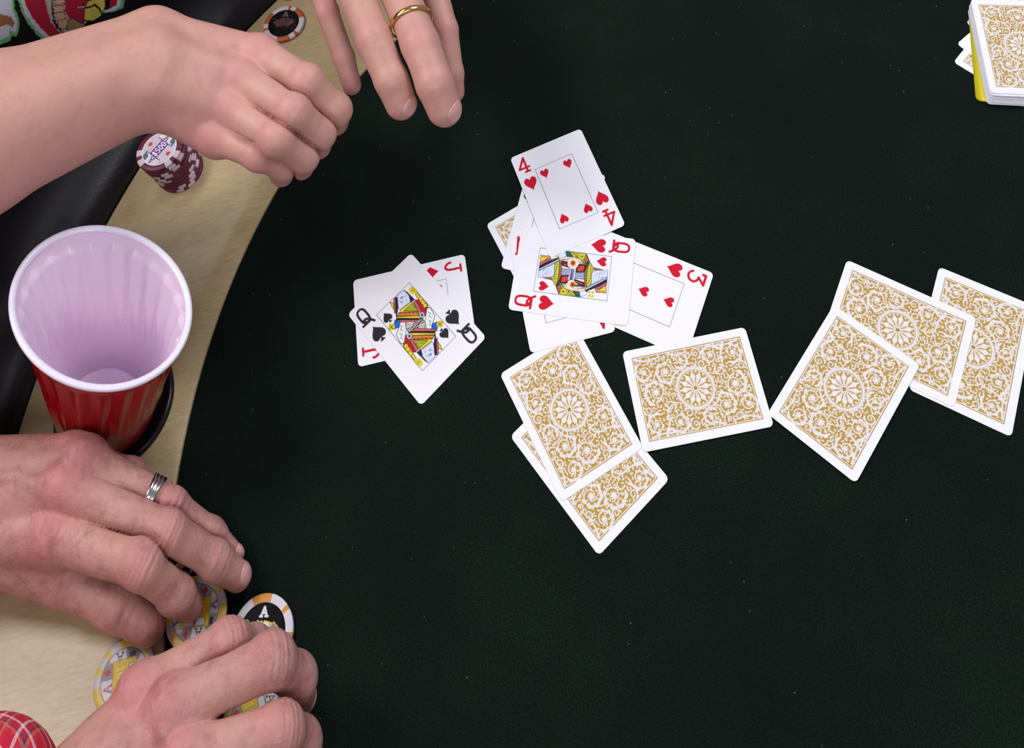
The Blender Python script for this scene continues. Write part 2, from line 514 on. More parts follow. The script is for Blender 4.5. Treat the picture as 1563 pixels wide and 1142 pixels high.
QH = [('yellow', [(-11.1, -18.4), (-4.9, -25.8), (-10.8, -26.5)]), ('pink', [(-8.7, -17.7), (-2.5, -26.2), (-5.1, -26.1), (-9.9, -18.5)]), ('face', [(2.9, -14.1), (3.9, -15.3), (5.2, -18.3), (5.7, -26), (0.1, -26.1), (-4.1, -17.1), (-6.5, -14.6), (-0.6, -13.4)]),
      ('grey', [(-9.1, -10.7), (0.9, -25.8), (-0.8, -26), (-10.9, -10.7)]), ('navy', [(-10.9, -10.7), (-0.6, -26), (-2.6, -26.1), (-11.8, -11.9)]), ('brown', [(6.5, -14.5), (5.7, -22.2), (4.5, -16.1)]),
      ('yellowgreen', [(10.5, -11.4), (6.1, -15), (1.2, -13.9), (-4.8, -14.7), (-7.2, -13.5), (-8.3, -11.2), (0.7, -9.9), (6.4, -10.7)]), ('brown', [(8.4, -8.9), (10.7, -11), (0.7, -10.6), (-8.2, -11.4), (-5.5, -9.3), (3.1, -8.5)]),
      ('darkred', [(10.6, -10.4), (10.6, -11.4), (4, -9), (3.7, -8.3)]), ('black', [(5.7, -1.4), (7.9, -4.5), (7.6, -9), (2.3, -8.6), (1.7, -2.2)]), ('redorange', [(5.5, -3), (7.1, -5.5), (7, -8.4), (3, -7.8), (2.1, -3)]),
      ('slate', [(1.3, -1.8), (2.2, -8.6), (-2.9, -9), (-3, -1.4)]), ('darkred', [(-3.6, -1.1), (-5.1, -8.8), (-8.4, -10.6), (-8.7, -8), (-5.9, -2.7)]), ('pink', [(-4.7, -2.6), (-6.1, -8.5), (-7, -8.2), (-5.9, -2.7)]),
      ('teal', [(-7.8, -2.7), (-7.5, -7.8), (-8.3, -7.7), (-8.9, -2.9)]), ('olive', [(16.2, 7.8), (16.2, -8.4), (10.9, -11.3), (8.4, -8.9), (11.4, -4), (12.1, 2.4)]), ('teal', [(16.2, 7.8), (16.2, 5.5), (12.3, 1.7), (12.2, 6.5)]),
      ('yellow', [(15.7, 4.7), (15.8, 2.7), (12.8, -2), (12.5, 0.6)]), ('brown', [(12.3, -6.4), (15.3, -8.6), (11.2, -10.9), (8.8, -8.9)]), ('cream', [(9.8, 12.1), (12.2, 8.8), (12.3, 2.4), (11.6, -4), (8.1, -8.3), (8.9, -3), (10.5, 1.3), (8.9, 11.9)]),
      ('hand', [(13.1, 13), (16.2, 8), (12.2, 6.6), (10.1, 12.1)]), ('hand', [(4.4, 2), (4.5, -1.9), (-4.1, -1.6), (-4.9, 3.2)]), ('purple', [(4, 1.3), (4.2, -0.5), (-4.2, -0.5), (-4.5, 1.8)])]


def pip(cv, suit, c, s, up=True):
    col = RED if suit in 'HD' else BLK
    if suit == 'H': cv.poly(heart(c, s, up), col)
    elif suit == 'D': cv.poly(diamond(c, s), col)
    else:
        for p in spade(c, s, up): cv.poly(p, col)


def face_card(rank, suit):
    cv = Canvas(CW, CL, WHITE)
    col = RED if suit in 'HD' else BLK
    court = rank in 'QJ'
    fx, fy = 16.3, 27.7 if court else 26.9
    for sg in (1, -1):
        cv.s = sg
        if court:
            L = QH if suit == 'H' else QS
            for c, p in L:
                cv.poly(p, COURT[c], COURT['black'] if c not in ('face', 'hand') else (120, 128, 176), .34)
            if suit == 'H':
                cv.ell((7.9, .9), 4.4, 4.2, COURT['cream']); cv.ell((7.9, .9), 2.1, 2, (206, 110, 40)); cv.ell((7.9, .9), .8, .8, (90, 30, 20))
                cv.ell((13.7, -5.3), 2.1, 2.1, COURT['yellow']); cv.ell((13.7, -5.3), .7, .7, BLK)
                cv.ell((-13, -15.3), 3.2, 3, (238, 236, 214))
                for dx, dy in ((1.3, 1.2), (-1.3, 1.2), (1.3, -1.2), (-1.3, -1.2)): cv.ell((-13 + dx, -15.3 + dy), .9, .9, (214, 186, 40))
                for k in range(9): cv.ell((8.9 - 1.75 * k, -12.4 - .9 * math.sin(k * .38)), .42, .42, (60, 64, 30))
                for dx in (-.6, 1.2, 2.6): cv.line([(dx, -2.4), (dx - .1, -8.2)], .22, (96, 104, 140))
                cv.line([(4.6, -20.4), (-2, -19.6)], .22, (110, 118, 176)); cv.line([(2.6, -18), (2.6, -22)], .22, (110, 118, 176)); cv.line([(0, -17), (1.6, -17.2)], .2, (170, 90, 120))
                cv.line([(.6, -22.6), (-1.2, -22)], .5, (110, 118, 176)); cv.line([(3.6, -22.8), (4.4, -22)], .4, (110, 118, 176))
                for k in range(4): cv.ell((-10.2 + .1 * k, -20 - 1.6 * k), .6, .5, (200, 70, 40))
                cv.line([(-4.1, -.6), (4.2, .4)], .25, COURT['white'])
                cv.line([(9.4, 10), (11, 5), (11.2, 1)], .3, (186, 120, 90)); cv.line([(10.2, -3), (9, -6.6)], .3, (186, 120, 90))
                pip(cv, 'H', (-11.4, 20.2) if False else (11.6, -20.4), 0.01)
            else:
                cv.ell((14.6, 21.2), 2.4, 3.6, COURT['yellow'], .2); cv.ell((14.6, 21.2), .9, 1.6, COURT['olive'], .2)
                for p in ((15, 12.2), (14.6, 8.6), (14.2, 5.8)): cv.ell(p, 1.5, 1.7, (246, 206, 30)); cv.ring(p, 1.5, .2, BLK)
                cv.ell((13.6, -12.6), 2.6, 2.6, COURT['yellow']); cv.line([(13.6, -14.6), (13.6, -10.6)], .5, (90, 80, 20)); cv.line([(11.7, -12.6), (15.5, -12.6)], .5, (90, 80, 20))
                cv.ell((8.1, 2.3), 2.2, 2.2, COURT['grey']); cv.ring((8.1, 2.3), 2.1, .3, BLK); cv.ell((8.1, 2.3), .9, .9, BLK)
                cv.line([(-6, -.4), (6.4, -1)], .5, BLK)
                cv.line([(12.6, .4), (13.4, -1.4), (11.4, -2.4), (12, -4.4)], .3, BLK); cv.line([(9.2, -4.4), (10, -6), (7.6, -7), (8.2, -8.6)], .3, BLK)
                cv.line([(2, 22.6), (4.4, 20.4)], .3, (110, 118, 176)); cv.line([(5.6, 24), (8.4, 21.6)], .3, (110, 118, 176)); cv.line([(6.2, 18.4), (7.2, 19.6)], .25, (170, 80, 110)); cv.ell((5.2, 23.4), 1.2, .8, (120, 128, 200)); cv.ell((3, 20.8), .7, .6, (130, 138, 204))
                cv.line([(1.2, 14.4), (6.6, 8.6)], .25, (90, 90, 20)); cv.line([(3.2, 14.6), (7.2, 10)], .25, (90, 90, 20))
                for k in range(5): cv.ell((-2 + 2.1 * k, 14.6 - 2.1 * k), .45, .45, COURT['darkred'])
                for k in range(3): cv.line([(1.6 + k * 1.6, -1.6 - .9 * k), (3 + k * .4, -4.6 - .6 * k)], .28, (60, 120, 60) if k == 1 else COURT['pink'])
            pip(cv, suit, (-11.6, 20.2), 7.2)
        # frame
        cv.line([(-fx, -fy), (fx, -fy), (fx, fy)], .34, (96, 124, 150) if suit in 'HD' else (92, 96, 128))
        # index and its pip
        glyph(cv, rank, -23.9, 33.8, 8.6, 12.6, 1.75, col)
        pip(cv, suit, (-23.4, 16.4), 10.8)
    cv.s = 1
    if rank == '4':
        for x in (-10.2, 10.2):
            pip(cv, suit, (x, 19.8), 7.4); pip(cv, suit, (x, -19.8), 7.4, False)
    if rank in '32':
        pip(cv, suit, (0, 20.2), 7.4); pip(cv, suit, (0, -20.6), 7.4, False)
        if rank == '3': pip(cv, suit, (0, .8), 7.4)
    if rank == 'A':
        pip(cv, suit, (0, 0), 11)
    return cv


GOLD, GOLD_D, PALE = (184, 146, 66), (172, 132, 54), (234, 230, 234)


def back_card():
    cv = Canvas(CW, CL, (240, 240, 249))
    fx, fy = 26.4, 39.0
    cv.poly([(-fx, -fy), (fx, -fy), (fx, fy), (-fx, fy)], GOLD_D)
    g = .55
    cv.poly([(-fx + g, -fy + g), (fx - g, -fy + g), (fx - g, fy - g), (-fx + g, fy - g)], PALE)
    g = 1.15
    ix, iy = fx - g, fy - g
    cv.poly([(-ix, -iy), (ix, -iy), (ix, iy), (-ix, iy)], GOLD)
    half = [(-17.4, 31.2, 6.2, 1, -.6), (2.0, 27.1, 7.6, -1, 2.8), (15.6, 32.4, 6.0, 1, .4), (13.6, 17.6, 7.0, -1, 3.6), (19.2, 5.8, 5.2, 1, 2.2), (-18.4, 15.4, 6.2, 1, 2.0),
            (-14.0, 8.2, 2.8, -1, 1.0), (-21.6, 5.6, 3.6, 1, .2), (-8.0, 19.4, 3.2, 1, 4.0), (22.0, 24.4, 2.6, 1, 1.0), (-23.0, 23.2, 2.4, -1, 2.0), (7.4, 35.2, 2.4, -1, .0), (-8.2, 35.0, 2.6, 1, 1.6)]
    SH = (196, 190, 192)
    def bez(q, n=2):
        q = np.array(q, float)
        for _ in range(n):
            a = q[:-1] * .75 + q[1:] * .25; b_ = q[:-1] * .25 + q[1:] * .75
            q = np.r_[q[:1], np.stack([a, b_], 1).reshape(-1, 2), q[-1:]]
        return q

    def leaf(p, a, L, w, bend=0.6):
        """acanthus leaf: pointed blade with a grey midrib"""
        t = np.linspace(0, 1, 9)
        x = p[0] + L * t * np.cos(a + bend * t); y = p[1] + L * t * np.sin(a + bend * t)
        ww = w * np.sin(PI * np.clip(t * .85 + .12, 0, 1)) ** .8
        nx, ny = -np.sin(a + 2 * bend * t), np.cos(a + 2 * bend * t)
        cv.poly(np.r_[np.c_[x + nx * ww / 2, y + ny * ww / 2], np.c_[x - nx * ww / 2, y - ny * ww / 2][::-1]], PALE)
        cv.line(np.c_[x, y][1:7], .16, SH)

    for sg in (1, -1):
        cv.s = sg
        for (x, y, R_, sn, t0) in half:
            R_ *= 1.06
            n_ = 60
            t = np.linspace(0, 1, n_)
            ang = t0 + sn * t * 2 * PI * 1.3
            r = R_ * (1 - .74 * t)
            q = np.c_[x + r * np.cos(ang), y + r * np.sin(ang)]
            # leaves thrown off the outside of the scroll
            for k in range(5 if R_ > 4 else 2):
                i = int((.02 + .5 * k / 5) * n_)
                a = ang[i] + sn * .9
                leaf(q[i], a, .36 * R_ + .6, .13 * R_ + .5, sn * .7)
            cv.line(q, np.interp(t, [0, .12, .6, 1], [.9, .30 * R_ ** .8 + .3, .9, .4]), PALE)
            cv.line((q + [.0, .0])[4:40], .18, SH)
            cv.line(np.c_[x + (r - .45) * np.cos(ang), y + (r - .45) * np.sin(ang)][6:36], .16, SH)
            if R_ > 4:
                for k in range(7):
                    leaf((x, y), t0 + k * 2 * PI / 7, .34 * R_, .15 * R_, sn * .8)
                cv.ell((x, y), .10 * R_, .10 * R_, PALE)
                for k in range(4):   # inner lobes along the band
                    i = int((.1 + .36 * k / 4) * n_)
                    d = -np.array([math.cos(ang[i]), math.sin(ang[i])])
                    cv.ell(q[i] + d * .15 * R_, .08 * R_, .08 * R_, PALE)
        for q in ([(-25, 26), (-17, 22), (-10, 22.5), (-6, 16), (-8, 10)], [(24.6, 37), (22, 29), (24, 19)], [(24.6, 13), (22, 8), (24, 0)], [(-24.6, 36), (-23, 27), (-24.4, 18)], [(7, 15), (12, 11.5), (13, 6), (16, 1)]):
            q = bez(q)
            cv.line(q, np.linspace(1.5, .6, len(q)), PALE)
            cv.line(q, .18, SH)
            for k in (3, 6, 9):
                if k < len(q) - 1:
                    d = q[k + 1] - q[k]; a = math.atan2(d[1], d[0])
                    leaf(q[k], a + .8, 2.6, 1.1, .5); leaf(q[k], a - .8, 2.6, 1.1, -.5)
    # fill what gold is left in blotches with curled leaves
    r_ = random.Random(5)
    for _ in range(2200):
        cv.s = 1
        x, y = r_.uniform(-ix + 1.0, ix - 1.0), r_.uniform(0, iy - 1.0)
        if x * x + y * y < 12.6 ** 2: continue
        i, j = int((x + CW / 2) * 10), int((y + CL / 2) * 10)
        w_ = cv.img[j - 9:j + 10, i - 9:i + 10, 2]
        if (w_ > 150).mean() > .10: continue
        a = r_.uniform(0, 2 * PI); L = r_.uniform(1.6, 2.6); k = r_.choice((-1, 1))
        for sg in (1, -1):
            cv.s = sg
            leaf((x - .5 * L * math.cos(a), y - .5 * L * math.sin(a)), a, L, r_.uniform(.8, 1.15) if sg == 1 else 1.0, k * .8)
    cv.s = 1
    # rosette
    cv.ell((0, 0), 13.4, 13.4, PALE)
    cv.ring((0, 0), 11.5, .42, GOLD_D); cv.ring((0, 0), 12.9, .3, SH)
    cv.ell((0, 0), 10.9, 10.9, GOLD)
    for k in range(24):
        a = k * PI / 12
        cv.ell((10.2 * math.cos(a), 10.2 * math.sin(a)), .62, .62, PALE)
    for k in range(12):
        a = k * PI / 6
        u = np.array([math.cos(a), math.sin(a)]); n_ = np.array([-u[1], u[0]])
        cv.poly([u * 2.6 - n_ * .35, u * 5.4 - n_ * .95, u * 7.4 - n_ * 1.75, u * 8.7 - n_ * 1.15, u * 9.9, u * 8.7 + n_ * 1.15, u * 7.4 + n_ * 1.75, u * 5.4 + n_ * .95, u * 2.6 + n_ * .35], PALE)
        cv.line([u * 3.2, u * 6.4], .22, SH)
    cv.ell((0, 0), 2.9, 2.9, PALE); cv.ring((0, 0), 2.3, .3, GOLD_D); cv.ell((0, 0), 1.35, 1.35, GOLD_D)
    return cv


CT = .30


def rounded_mesh(name, cv, step=.3, r=3.2, z_top=CT, face_white=WHITE):
    """card with rounded corners: a printed top grid, side wall and underside"""
    hx, hy = CW / 2, CL / 2
    ny = int(CL / step)
    vv = np.linspace(-hy, hy, ny + 1)
    vv = np.unique(np.r_[vv, hy - r + r * np.sin(np.linspace(0, PI / 2, 12)), -hy + r - r * np.sin(np.linspace(0, PI / 2, 12))])
    nx = int(CW / step)
    u = np.linspace(-1, 1, nx + 1)
    e = np.clip(np.abs(vv) - (hy - r), 0, r)
    hw = hx - r + np.sqrt(np.maximum(r * r - e * e, 0))
    X = hw[:, None] * u[None]
    Y = np.repeat(vv[:, None], nx + 1, 1)
    rows, cols = X.shape
    top = np.c_[X.ravel(), Y.ravel(), np.full(X.size, z_top)]
    idx = np.arange(X.size).reshape(rows, cols)
    F = np.c_[idx[:-1, :-1].ravel(), idx[:-1, 1:].ravel(), idx[1:, 1:].ravel(), idx[1:, :-1].ravel()]
    loop = np.r_[idx[0, :], idx[1:, -1], idx[-1, -2::-1], idx[-2:0:-1, 0]]
    low = top[loop].copy(); low[:, 2] = z_top - CT
    base = len(top)
    n = len(loop); a = np.arange(n); b_ = (a + 1) % n
    side = np.c_[loop[a], base + a, base + b_, loop[b_]]
    ctr = base + n
    # underside as a strip of quads between mirrored points of the loop
    und = np.c_[base + a, np.full(n, ctr), np.full(n, ctr), base + b_]
    V = np.r_[top, low, [[0, 0, z_top - CT]]]
    Fq = np.r_[F, side]
    col = cv.sample(V[:, 0], V[:, 1]) if cv is not None else np.tile(lin(face_white), (len(V), 1))
    col[base:] = lin(face_white)
    tri = [(base + j, ctr, base + i) for i, j in zip(b_, a)]
    me = bpy.data.meshes.new(name)
    nq = len(Fq); nt_ = n
    me.vertices.add(len(V)); me.vertices.foreach_set('co', (V * .001).astype(np.float32).ravel())
    li = np.r_[Fq.ravel(), np.array([(base + i, ctr, base + j) for i, j in zip(a, b_)]).ravel()].astype(np.int32)
    me.loops.add(len(li)); me.loops.foreach_set('vertex_index', li)
    me.polygons.add(nq + nt_)
    me.polygons.foreach_set('loop_start', np.r_[np.arange(nq) * 4, nq * 4 + np.arange(nt_) * 3].astype(np.int32))
    me.polygons.foreach_set('loop_total', np.r_[np.full(nq, 4), np.full(nt_, 3)].astype(np.int32))
    me.update(calc_edges=True)
    a_ = me.color_attributes.new('print', 'FLOAT_COLOR', 'POINT')
    a_.data.foreach_set('color', np.c_[col, np.ones(len(col))].astype(np.float32).ravel())
    me.materials.append(M['card'])
    me.validate()
    return me


BACK = rounded_mesh('card_back', back_card())
PLAIN = rounded_mesh('card_plain', None, step=8, face_white=(240, 240, 249))


def put_card(me, x, y, deg, level, label, group=None, name='playing_card'):
    o = link(name, me)
    o.location = W((x, y, .05 + level * (CT + .04)))
    o.rotation_euler = (0, 0, math.radians(deg))
    return tag(o, label, 'card', group)


def corner_pose(corner, deg, sx, sy):
    t = math.radians(deg)
    q = (-sx * CW / 2, -sy * CL / 2)
    return corner[0] + q[0] * math.cos(t) - q[1] * math.sin(t), corner[1] + q[0] * math.sin(t) + q[1] * math.cos(t)


GC = 'gold scroll backed cards dealt face down'
put_card(BACK, -43.1, 372.8, 18.6, 1, 'gold scrollwork card back lying over another, just below the face-up hearts', GC)
put_card(BACK, -36.5, 342.5, 30.3, 0, 'gold-backed card mostly covered, its corner pointing down toward the viewer', GC)
put_card(BACK, 45.3, 368.8, 88.9, 2, 'whole gold-backed card lying sideways touching the three of hearts', GC)
put_card(BACK, 142.0, 348.3, -50.1, 3, 'whole gold-backed card lying slanted on top of the pair at the right', GC)
put_card(BACK, 191.5, 376.6, 51.3, 1, 'gold-backed card in the middle of the three overlapping ones at the right', GC)
put_card(BACK, 235.2, 356.3, -37.5, 0, 'gold-backed card cut by the right edge of the picture, undermost of three', GC)
GF = 'face-up cards on the felt'
hx_, hy_ = corner_pose((-81.5, 514.5), 18.7, -1, 1)
put_card(BACK, hx_, hy_, 18.7, 0, 'gold-backed card of which one corner peeks out beneath the face-up hearts', GC)
hx_, hy_ = corner_pose((-75.3, 478.5), -24.8, -1, -1)
TWO = rounded_mesh('card_two_spades', face_card('2', 'S'))
put_card(TWO, hx_, hy_, -24.8, 1, 'face-up white card with a black mark mostly hidden under the four of hearts', GF)
put_card(rounded_mesh('card_three_hearts', face_card('3', 'H')), 25.7, 439.6, -34.8 - 90 + 180 - 180 + 0, 1, 'three of hearts lying sideways half under the queen of hearts', GF)
put_card(rounded_mesh('card_ace_hearts', face_card('A', 'H')), -32.9, 459.2, 1.7, 2, 'face-up card mostly under the queen of hearts, red index tip showing', GF)
put_card(rounded_mesh('card_queen_hearts', face_card('Q', 'H')), -22.0, 461.9, -19.4 + 90 + 180, 3, 'queen of hearts lying sideways across the pile of face-up cards', GF)
put_card(rounded_mesh('card_four_hearts', face_card('4', 'H')), -14.2, 526.7, 11.0, 4, 'four of hearts lying uppermost on the pile', GF)
put_card(rounded_mesh('card_jack_diamonds', face_card('J', 'D')), -145.7, 462.9, 90.7 + 180, 0, 'jack of diamonds half covered by the queen of spades', GF)
put_card(rounded_mesh('card_queen_spades', face_card('Q', 'S')), -144.7, 450.4, 34.1, 1, 'queen of spades lying aslant over the jack of diamonds', GF)

# the deck at the top right: three loose cards, the yellow cut card, then the squared pack
def edge_pose(pa, pb, z, sx, sy, along):
    """card whose corner (sx, sy) is at pixel pa and whose edge 'x' or 'y' runs from there towards pb"""
    a, b_ = at(*pa, z), at(*pb, z)
    d = math.degrees(math.atan2(b_[1] - a[1], b_[0] - a[0]))
    deg = d if along == 'x' else d - 90
    return (*corner_pose(a, deg, sx, sy), deg)

x_, y_, d_ = edge_pose((1455.5, 95), (1483.8, 112.2), .5, -1, -1, 'x')
put_card(BACK, x_, y_, d_, 1, 'gold-backed card sticking out furthest beneath the pack at the top right', 'loose cards beneath the pack')
x_, y_, d_ = edge_pose((1460.5, 67.5), (1479, 51.5), .5, -1, -1, 'y')
put_card(TWO, x_, y_, d_, 2, 'plain white card corner sticking out above the gold one beneath the pack', 'loose cards beneath the pack')
x_, y_, d_ = edge_pose((1474.5, 35), (1486, 22), .5, -1, -1, 'y')
put_card(TWO, x_, y_, d_, 0, 'card showing only a tiny white nub beside the yellow cut card', 'loose cards beneath the pack')
cut_me = rounded_mesh('cut_card', None, step=8, r=4.0)
cut_me.materials.clear(); cut_me.materials.append(M['cut_card'])
x_, y_, d_ = edge_pose((1489.5, 153.5), (1477.5, 13), 1.4, -1, -1, 'y')
o = link('cut_card', cut_me)
o.location = W((x_, y_, 1.15)); o.rotation_euler = (0, 0, math.radians(d_)); o.scale = (1, 1, 2.4)
tag(o, 'yellow plastic cut card under the pack at the top right', 'cut card')
NDECK = 30
DB = at(1506.5, 159.5, 2)
for k in range(NDECK):
    t = k / (NDECK - 1)
    x_, y_ = corner_pose((DB[0] + (331.4 - DB[0]) * t, DB[1] + (523.5 - DB[1]) * t), -17.0, -1, -1)
    jx, jy, ja = rng.normal(0, .2), rng.normal(0, .25), rng.normal(0, .25)
    if k == NDECK - 4: jx -= .6; jy -= 1.6
    last = k == NDECK - 1
    o = put_card(BACK if last else PLAIN, x_ + (0 if last else jx), y_ + (0 if last else jy), -17.0 + (0 if last else ja), 0,
                 'gold-backed card lying on top of the squared pack' if last else 'white-edged card inside the squared pack at the top right', None if last else 'cards of the squared pack')
    o.location.z = W((0, 0, 2.0 + k * .315))[2]

# a little lint on the felt
lv, lf = [], []
for _ in range(150):
    while True:
        p = np.array([rng.uniform(-320, 420), rng.uniform(160, 760)])
        if np.hypot(*(p - TC)) < R_FELT - 10: break
    a = rng.uniform(0, PI); L_ = rng.uniform(.25, .9); w_ = rng.uniform(.12, .25)
    d = np.array([math.cos(a), math.sin(a)]); n_ = np.array([-d[1], d[0]])
    b0 = len(lv)
    lv += [(*(p - d * L_), .05), (*(p + n_ * w_), .05), (*(p + d * L_), .05), (*(p - n_ * w_), .05), (*p, .4)]
    lf += [(b0, b0 + 1, b0 + 4), (b0 + 1, b0 + 2, b0 + 4), (b0 + 2, b0 + 3, b0 + 4), (b0 + 3, b0, b0 + 4)]
o = link('lint', fast_mesh('lint', lv, np.array(lf), False), None, [M['lint']])
tag(o, 'tiny pale specks of lint scattered over the dark felt', 'lint', kind='stuff')

# ------------------------------------------------------------------ poker chips
CR, CH, IR = 20.0, 3.4, 15.2


def chip_body_mesh(name, base, spots):
    """clay ring; spots = list of (start, end) degrees in the second colour"""
    c1, c2 = lin(base[0]), lin(base[1])
    n = 240
    prof = [(0.01, 0), (IR, 0), (CR - .5, 0), (CR, .5), (CR, CH - .5), (CR - .5, CH), (IR + .5, CH), (IR, CH - .12), (0.01, CH - .12)]
    V, F = lathe(prof, n)
    ang = (np.arange(n) + .5) * 360 / n
    on = np.zeros(n, bool)
    for a, b_ in spots: on |= (ang >= a) & (ang < b_)
    fc = np.where(on[:, None], c2, c1)
    per = np.tile(fc, (len(prof) - 1, 1))
    if len(base) > 2:
        per[5 * n + 0:6 * n] = np.where(on[:, None], c2, lin(base[2]))
        per[6 * n:7 * n] = lin(base[3])
    return fast_mesh(name, V, F, True, ccol=np.repeat(per, 4, 0), local=True)


def inlay_mesh(name, cv):
    nr, na = 54, 150
    r = np.linspace(0.02, IR - .05, nr); th = np.linspace(0, 2 * PI, na, endpoint=False)
    V = np.concatenate([np.c_[q * np.cos(th), q * np.sin(th), np.full(na, CH - .06)] for q in r])
    a = np.arange(na); b_ = (a + 1) % na
    F = np.concatenate([np.c_[i * na + a, (i + 1) * na + a, (i + 1) * na + b_, i * na + b_] for i in range(nr - 1)])
    return fast_mesh(name, V, F, True, vcol=cv.sample(V[:, 0], V[:, 1]), local=True)


def inlay_500():
    cv = Canvas(31, 31, (196, 186, 200))
    P, Wt, T = (98, 40, 138), (222, 214, 226), (92, 104, 116)
    cv.poly([(-15, 4.2), (15, 4.2), (15, 15), (-15, 15)], (204, 192, 202))
    cv.poly([(-15, -4.2), (15, -4.2), (15, -15), (-15, -15)], (206, 198, 212))
    for s in (1, -1):
        cv.s = s
        cv.poly([(7.2, 8.2), (16, 8.2), (16, -8.2), (7.2, -8.2)], Wt)
        cv.poly([(7.2, -8.2), (15, -8.2), (15, -3.2), (9.6, -3.2)], T)
        cv.poly([(6.8, 8.4), (7.5, 8.4), (7.5, -8.4), (6.8, -8.4)], P)
        glyph(cv, 'A', 11.0, 1.6, 4.2, 5.4, .8, (60, 70, 80), -PI / 2)
        cv.ell((-1.0, 10.2), 2.0, 1.8, (206, 70, 62))
        for k in range(3): cv.line([(-4.5 + k * 2.6, 6.6), (-3.2 + k * 2.6, 6.9)], .5, (170, 130, 120))
    cv.s = 1
    cv.poly([(-7.4, -4.1), (7.4, -4.1), (7.4, 4.1), (-7.4, 4.1)], P)
    for i, ch in enumerate('$500'): glyph(cv, ch, -5.2 + i * 3.45, 0, 2.9, 5.4, .95, (238, 228, 246))
    cv.ring((0, 0), 14.8, .9, (232, 226, 236))
    return cv


def inlay_yellow():
    cv = Canvas(31, 31, (152, 150, 158))
    Y, Wt, G, D = (232, 196, 46), (222, 222, 232), (150, 148, 158), (84, 84, 104)
    for k in range(4):
        a = k * PI / 2
        c, s_ = math.cos(a), math.sin(a)
        tr = lambda q: [(x * c - y * s_, x * s_ + y * c) for x, y in q]
        cv.poly(tr([(7.4, -1.2), (16, -1.2), (16, 11), (7.4, 9.2)]), Wt)
        cv.poly(tr([(7.4, -9.2), (16, -11), (16, -1.2), (7.4, -1.2)]), G)
        x, y = tr([(10.8, 3.2)])[0]
        glyph(cv, 'A', x, y, 4.6, 5.0, .55, (178, 40, 70) if k == 2 else (50, 50, 66), a + (PI if k % 2 else 0) - PI / 2)
        x, y = tr([(11.0, -5.0)])[0]
        if k % 2 == 0:
            cv.poly([(x + q[0], y + q[1]) for q in tr([(-2.4, 0), (0, -1.9), (2.4, 0), (0, 1.9)])], (206, 52, 62))
        else:
            cv.poly([(x + q[0], y + q[1]) for q in tr([(-1.2, -2), (1.2, -2), (1.2, 2), (-1.2, 2)])], (70, 68, 80))
        cv.line(tr([(7.5, -9), (15, -9.8)]), .35, Y)
    cv.poly([(-7.6, -9.4), (7.6, -9.4), (7.6, 9.4), (-7.6, 9.4)], Y, D, .3)
    cv.poly([(2.6, -6.0), (3.2, -6.6), (6.2, -6.6), (6.8, -6.0), (6.8, 6.0), (6.2, 6.6), (3.2, 6.6), (2.6, 6.0)], Wt, D, .3)
    for i, ch in enumerate('1000'): glyph(cv, ch, -2.6, 5.4 - i * 3.6, 3.0, 4.6, .6, (248, 230, 150), -PI / 2)
    glyph(cv, 'A', 4.7, 0, 2.6, 3, .45, (60, 60, 76), -PI / 2)
    cv.ring((0, 0), 15.0, .35, D)
    return cv


def inlay_black(tint):
    cv = Canvas(31, 31, (20, 20, 24))
    r_ = random.Random(3)
    # fan of four metallic cards
    for k, a in enumerate((-.75, -.25, .25, .75)):
        c, s_ = math.cos(a), math.sin(a)
        tr = lambda q: [(-x * c - y * s_, -x * s_ * -1 * -1 + y * c - 3) for x, y in q]
        q = [(s_ * 5 + x * c + y * s_, -2.6 + y * c - x * s_) for x, y in ((-2.6, 0), (2.6, 0), (2.6, 8), (-2.6, 8))]
        cv.poly(q, tint[k % len(tint)], (226, 196, 70) if tint[0][0] > 120 else (90, 60, 50), .5)
    for k in range(50):
        a = r_.uniform(0, 2 * PI); q = r_.uniform(0, 6.5)
        cv.ell((q * math.cos(a), 1.0 + q * math.sin(a)), .55, .45, r_.choice(tint))
    cv.ell((0, 10.0), 3.3, 3.3, (20, 20, 24)); glyph(cv, 'A', 0, 10.4, 5.0, 4.8, 1.3, (238, 238, 240) if tint[0][0] > 120 else (120, 110, 112))
    for ch, a in (('O', 152), ('C', -14), ('A', -34)):
        t = math.radians(a)
        glyph(cv, ch, 12.0 * math.cos(t), 12.0 * math.sin(t), 2.0, 2.4, .45, (200, 200, 204) if tint[0][0] > 120 else (80, 78, 82), t - PI / 2)
    return cv


def trio(off, seq):
    out = []
    for g in range(3):
        for a, b_ in seq: out.append((off + g * 120 + a, off + g * 120 + b_))
    return [(a % 360, (a % 360) + b_ - a) for a, b_ in out]


SPOT_A = trio(4, [(0, 19), (31, 50)])
ME = {
    'maroon': (chip_body_mesh('chip_maroon', ((98, 34, 58), (206, 190, 202)), SPOT_A), inlay_mesh('inlay_500', inlay_500())),
    'yellow': (chip_body_mesh('chip_yellow', ((206, 202, 206), (224, 196, 96)), trio(2, [(0, 12), (30, 42), (62, 98)])), inlay_mesh('inlay_1000', inlay_yellow())),
    'black': (chip_body_mesh('chip_orange', ((222, 216, 226), (212, 150, 66)), trio(34, [(0, 10), (44, 84)])), inlay_mesh('inlay_black', inlay_black([(196, 192, 198), (226, 190, 60), (232, 230, 236), (150, 140, 140)]))),
    'orange': (chip_body_mesh('chip_rust', ((214, 206, 214), (190, 92, 50)), trio(20, [(0, 40), (56, 66)])), inlay_mesh('inlay_dark', inlay_black([(96, 66, 76), (112, 58, 52), (70, 60, 70)]))),
}
for k_, (b_, i_) in ME.items():
    b_.materials.append(M['chip']); i_.materials.append(M['chip_inlay' if k_ in ('black', 'orange') else 'chip_paper'])


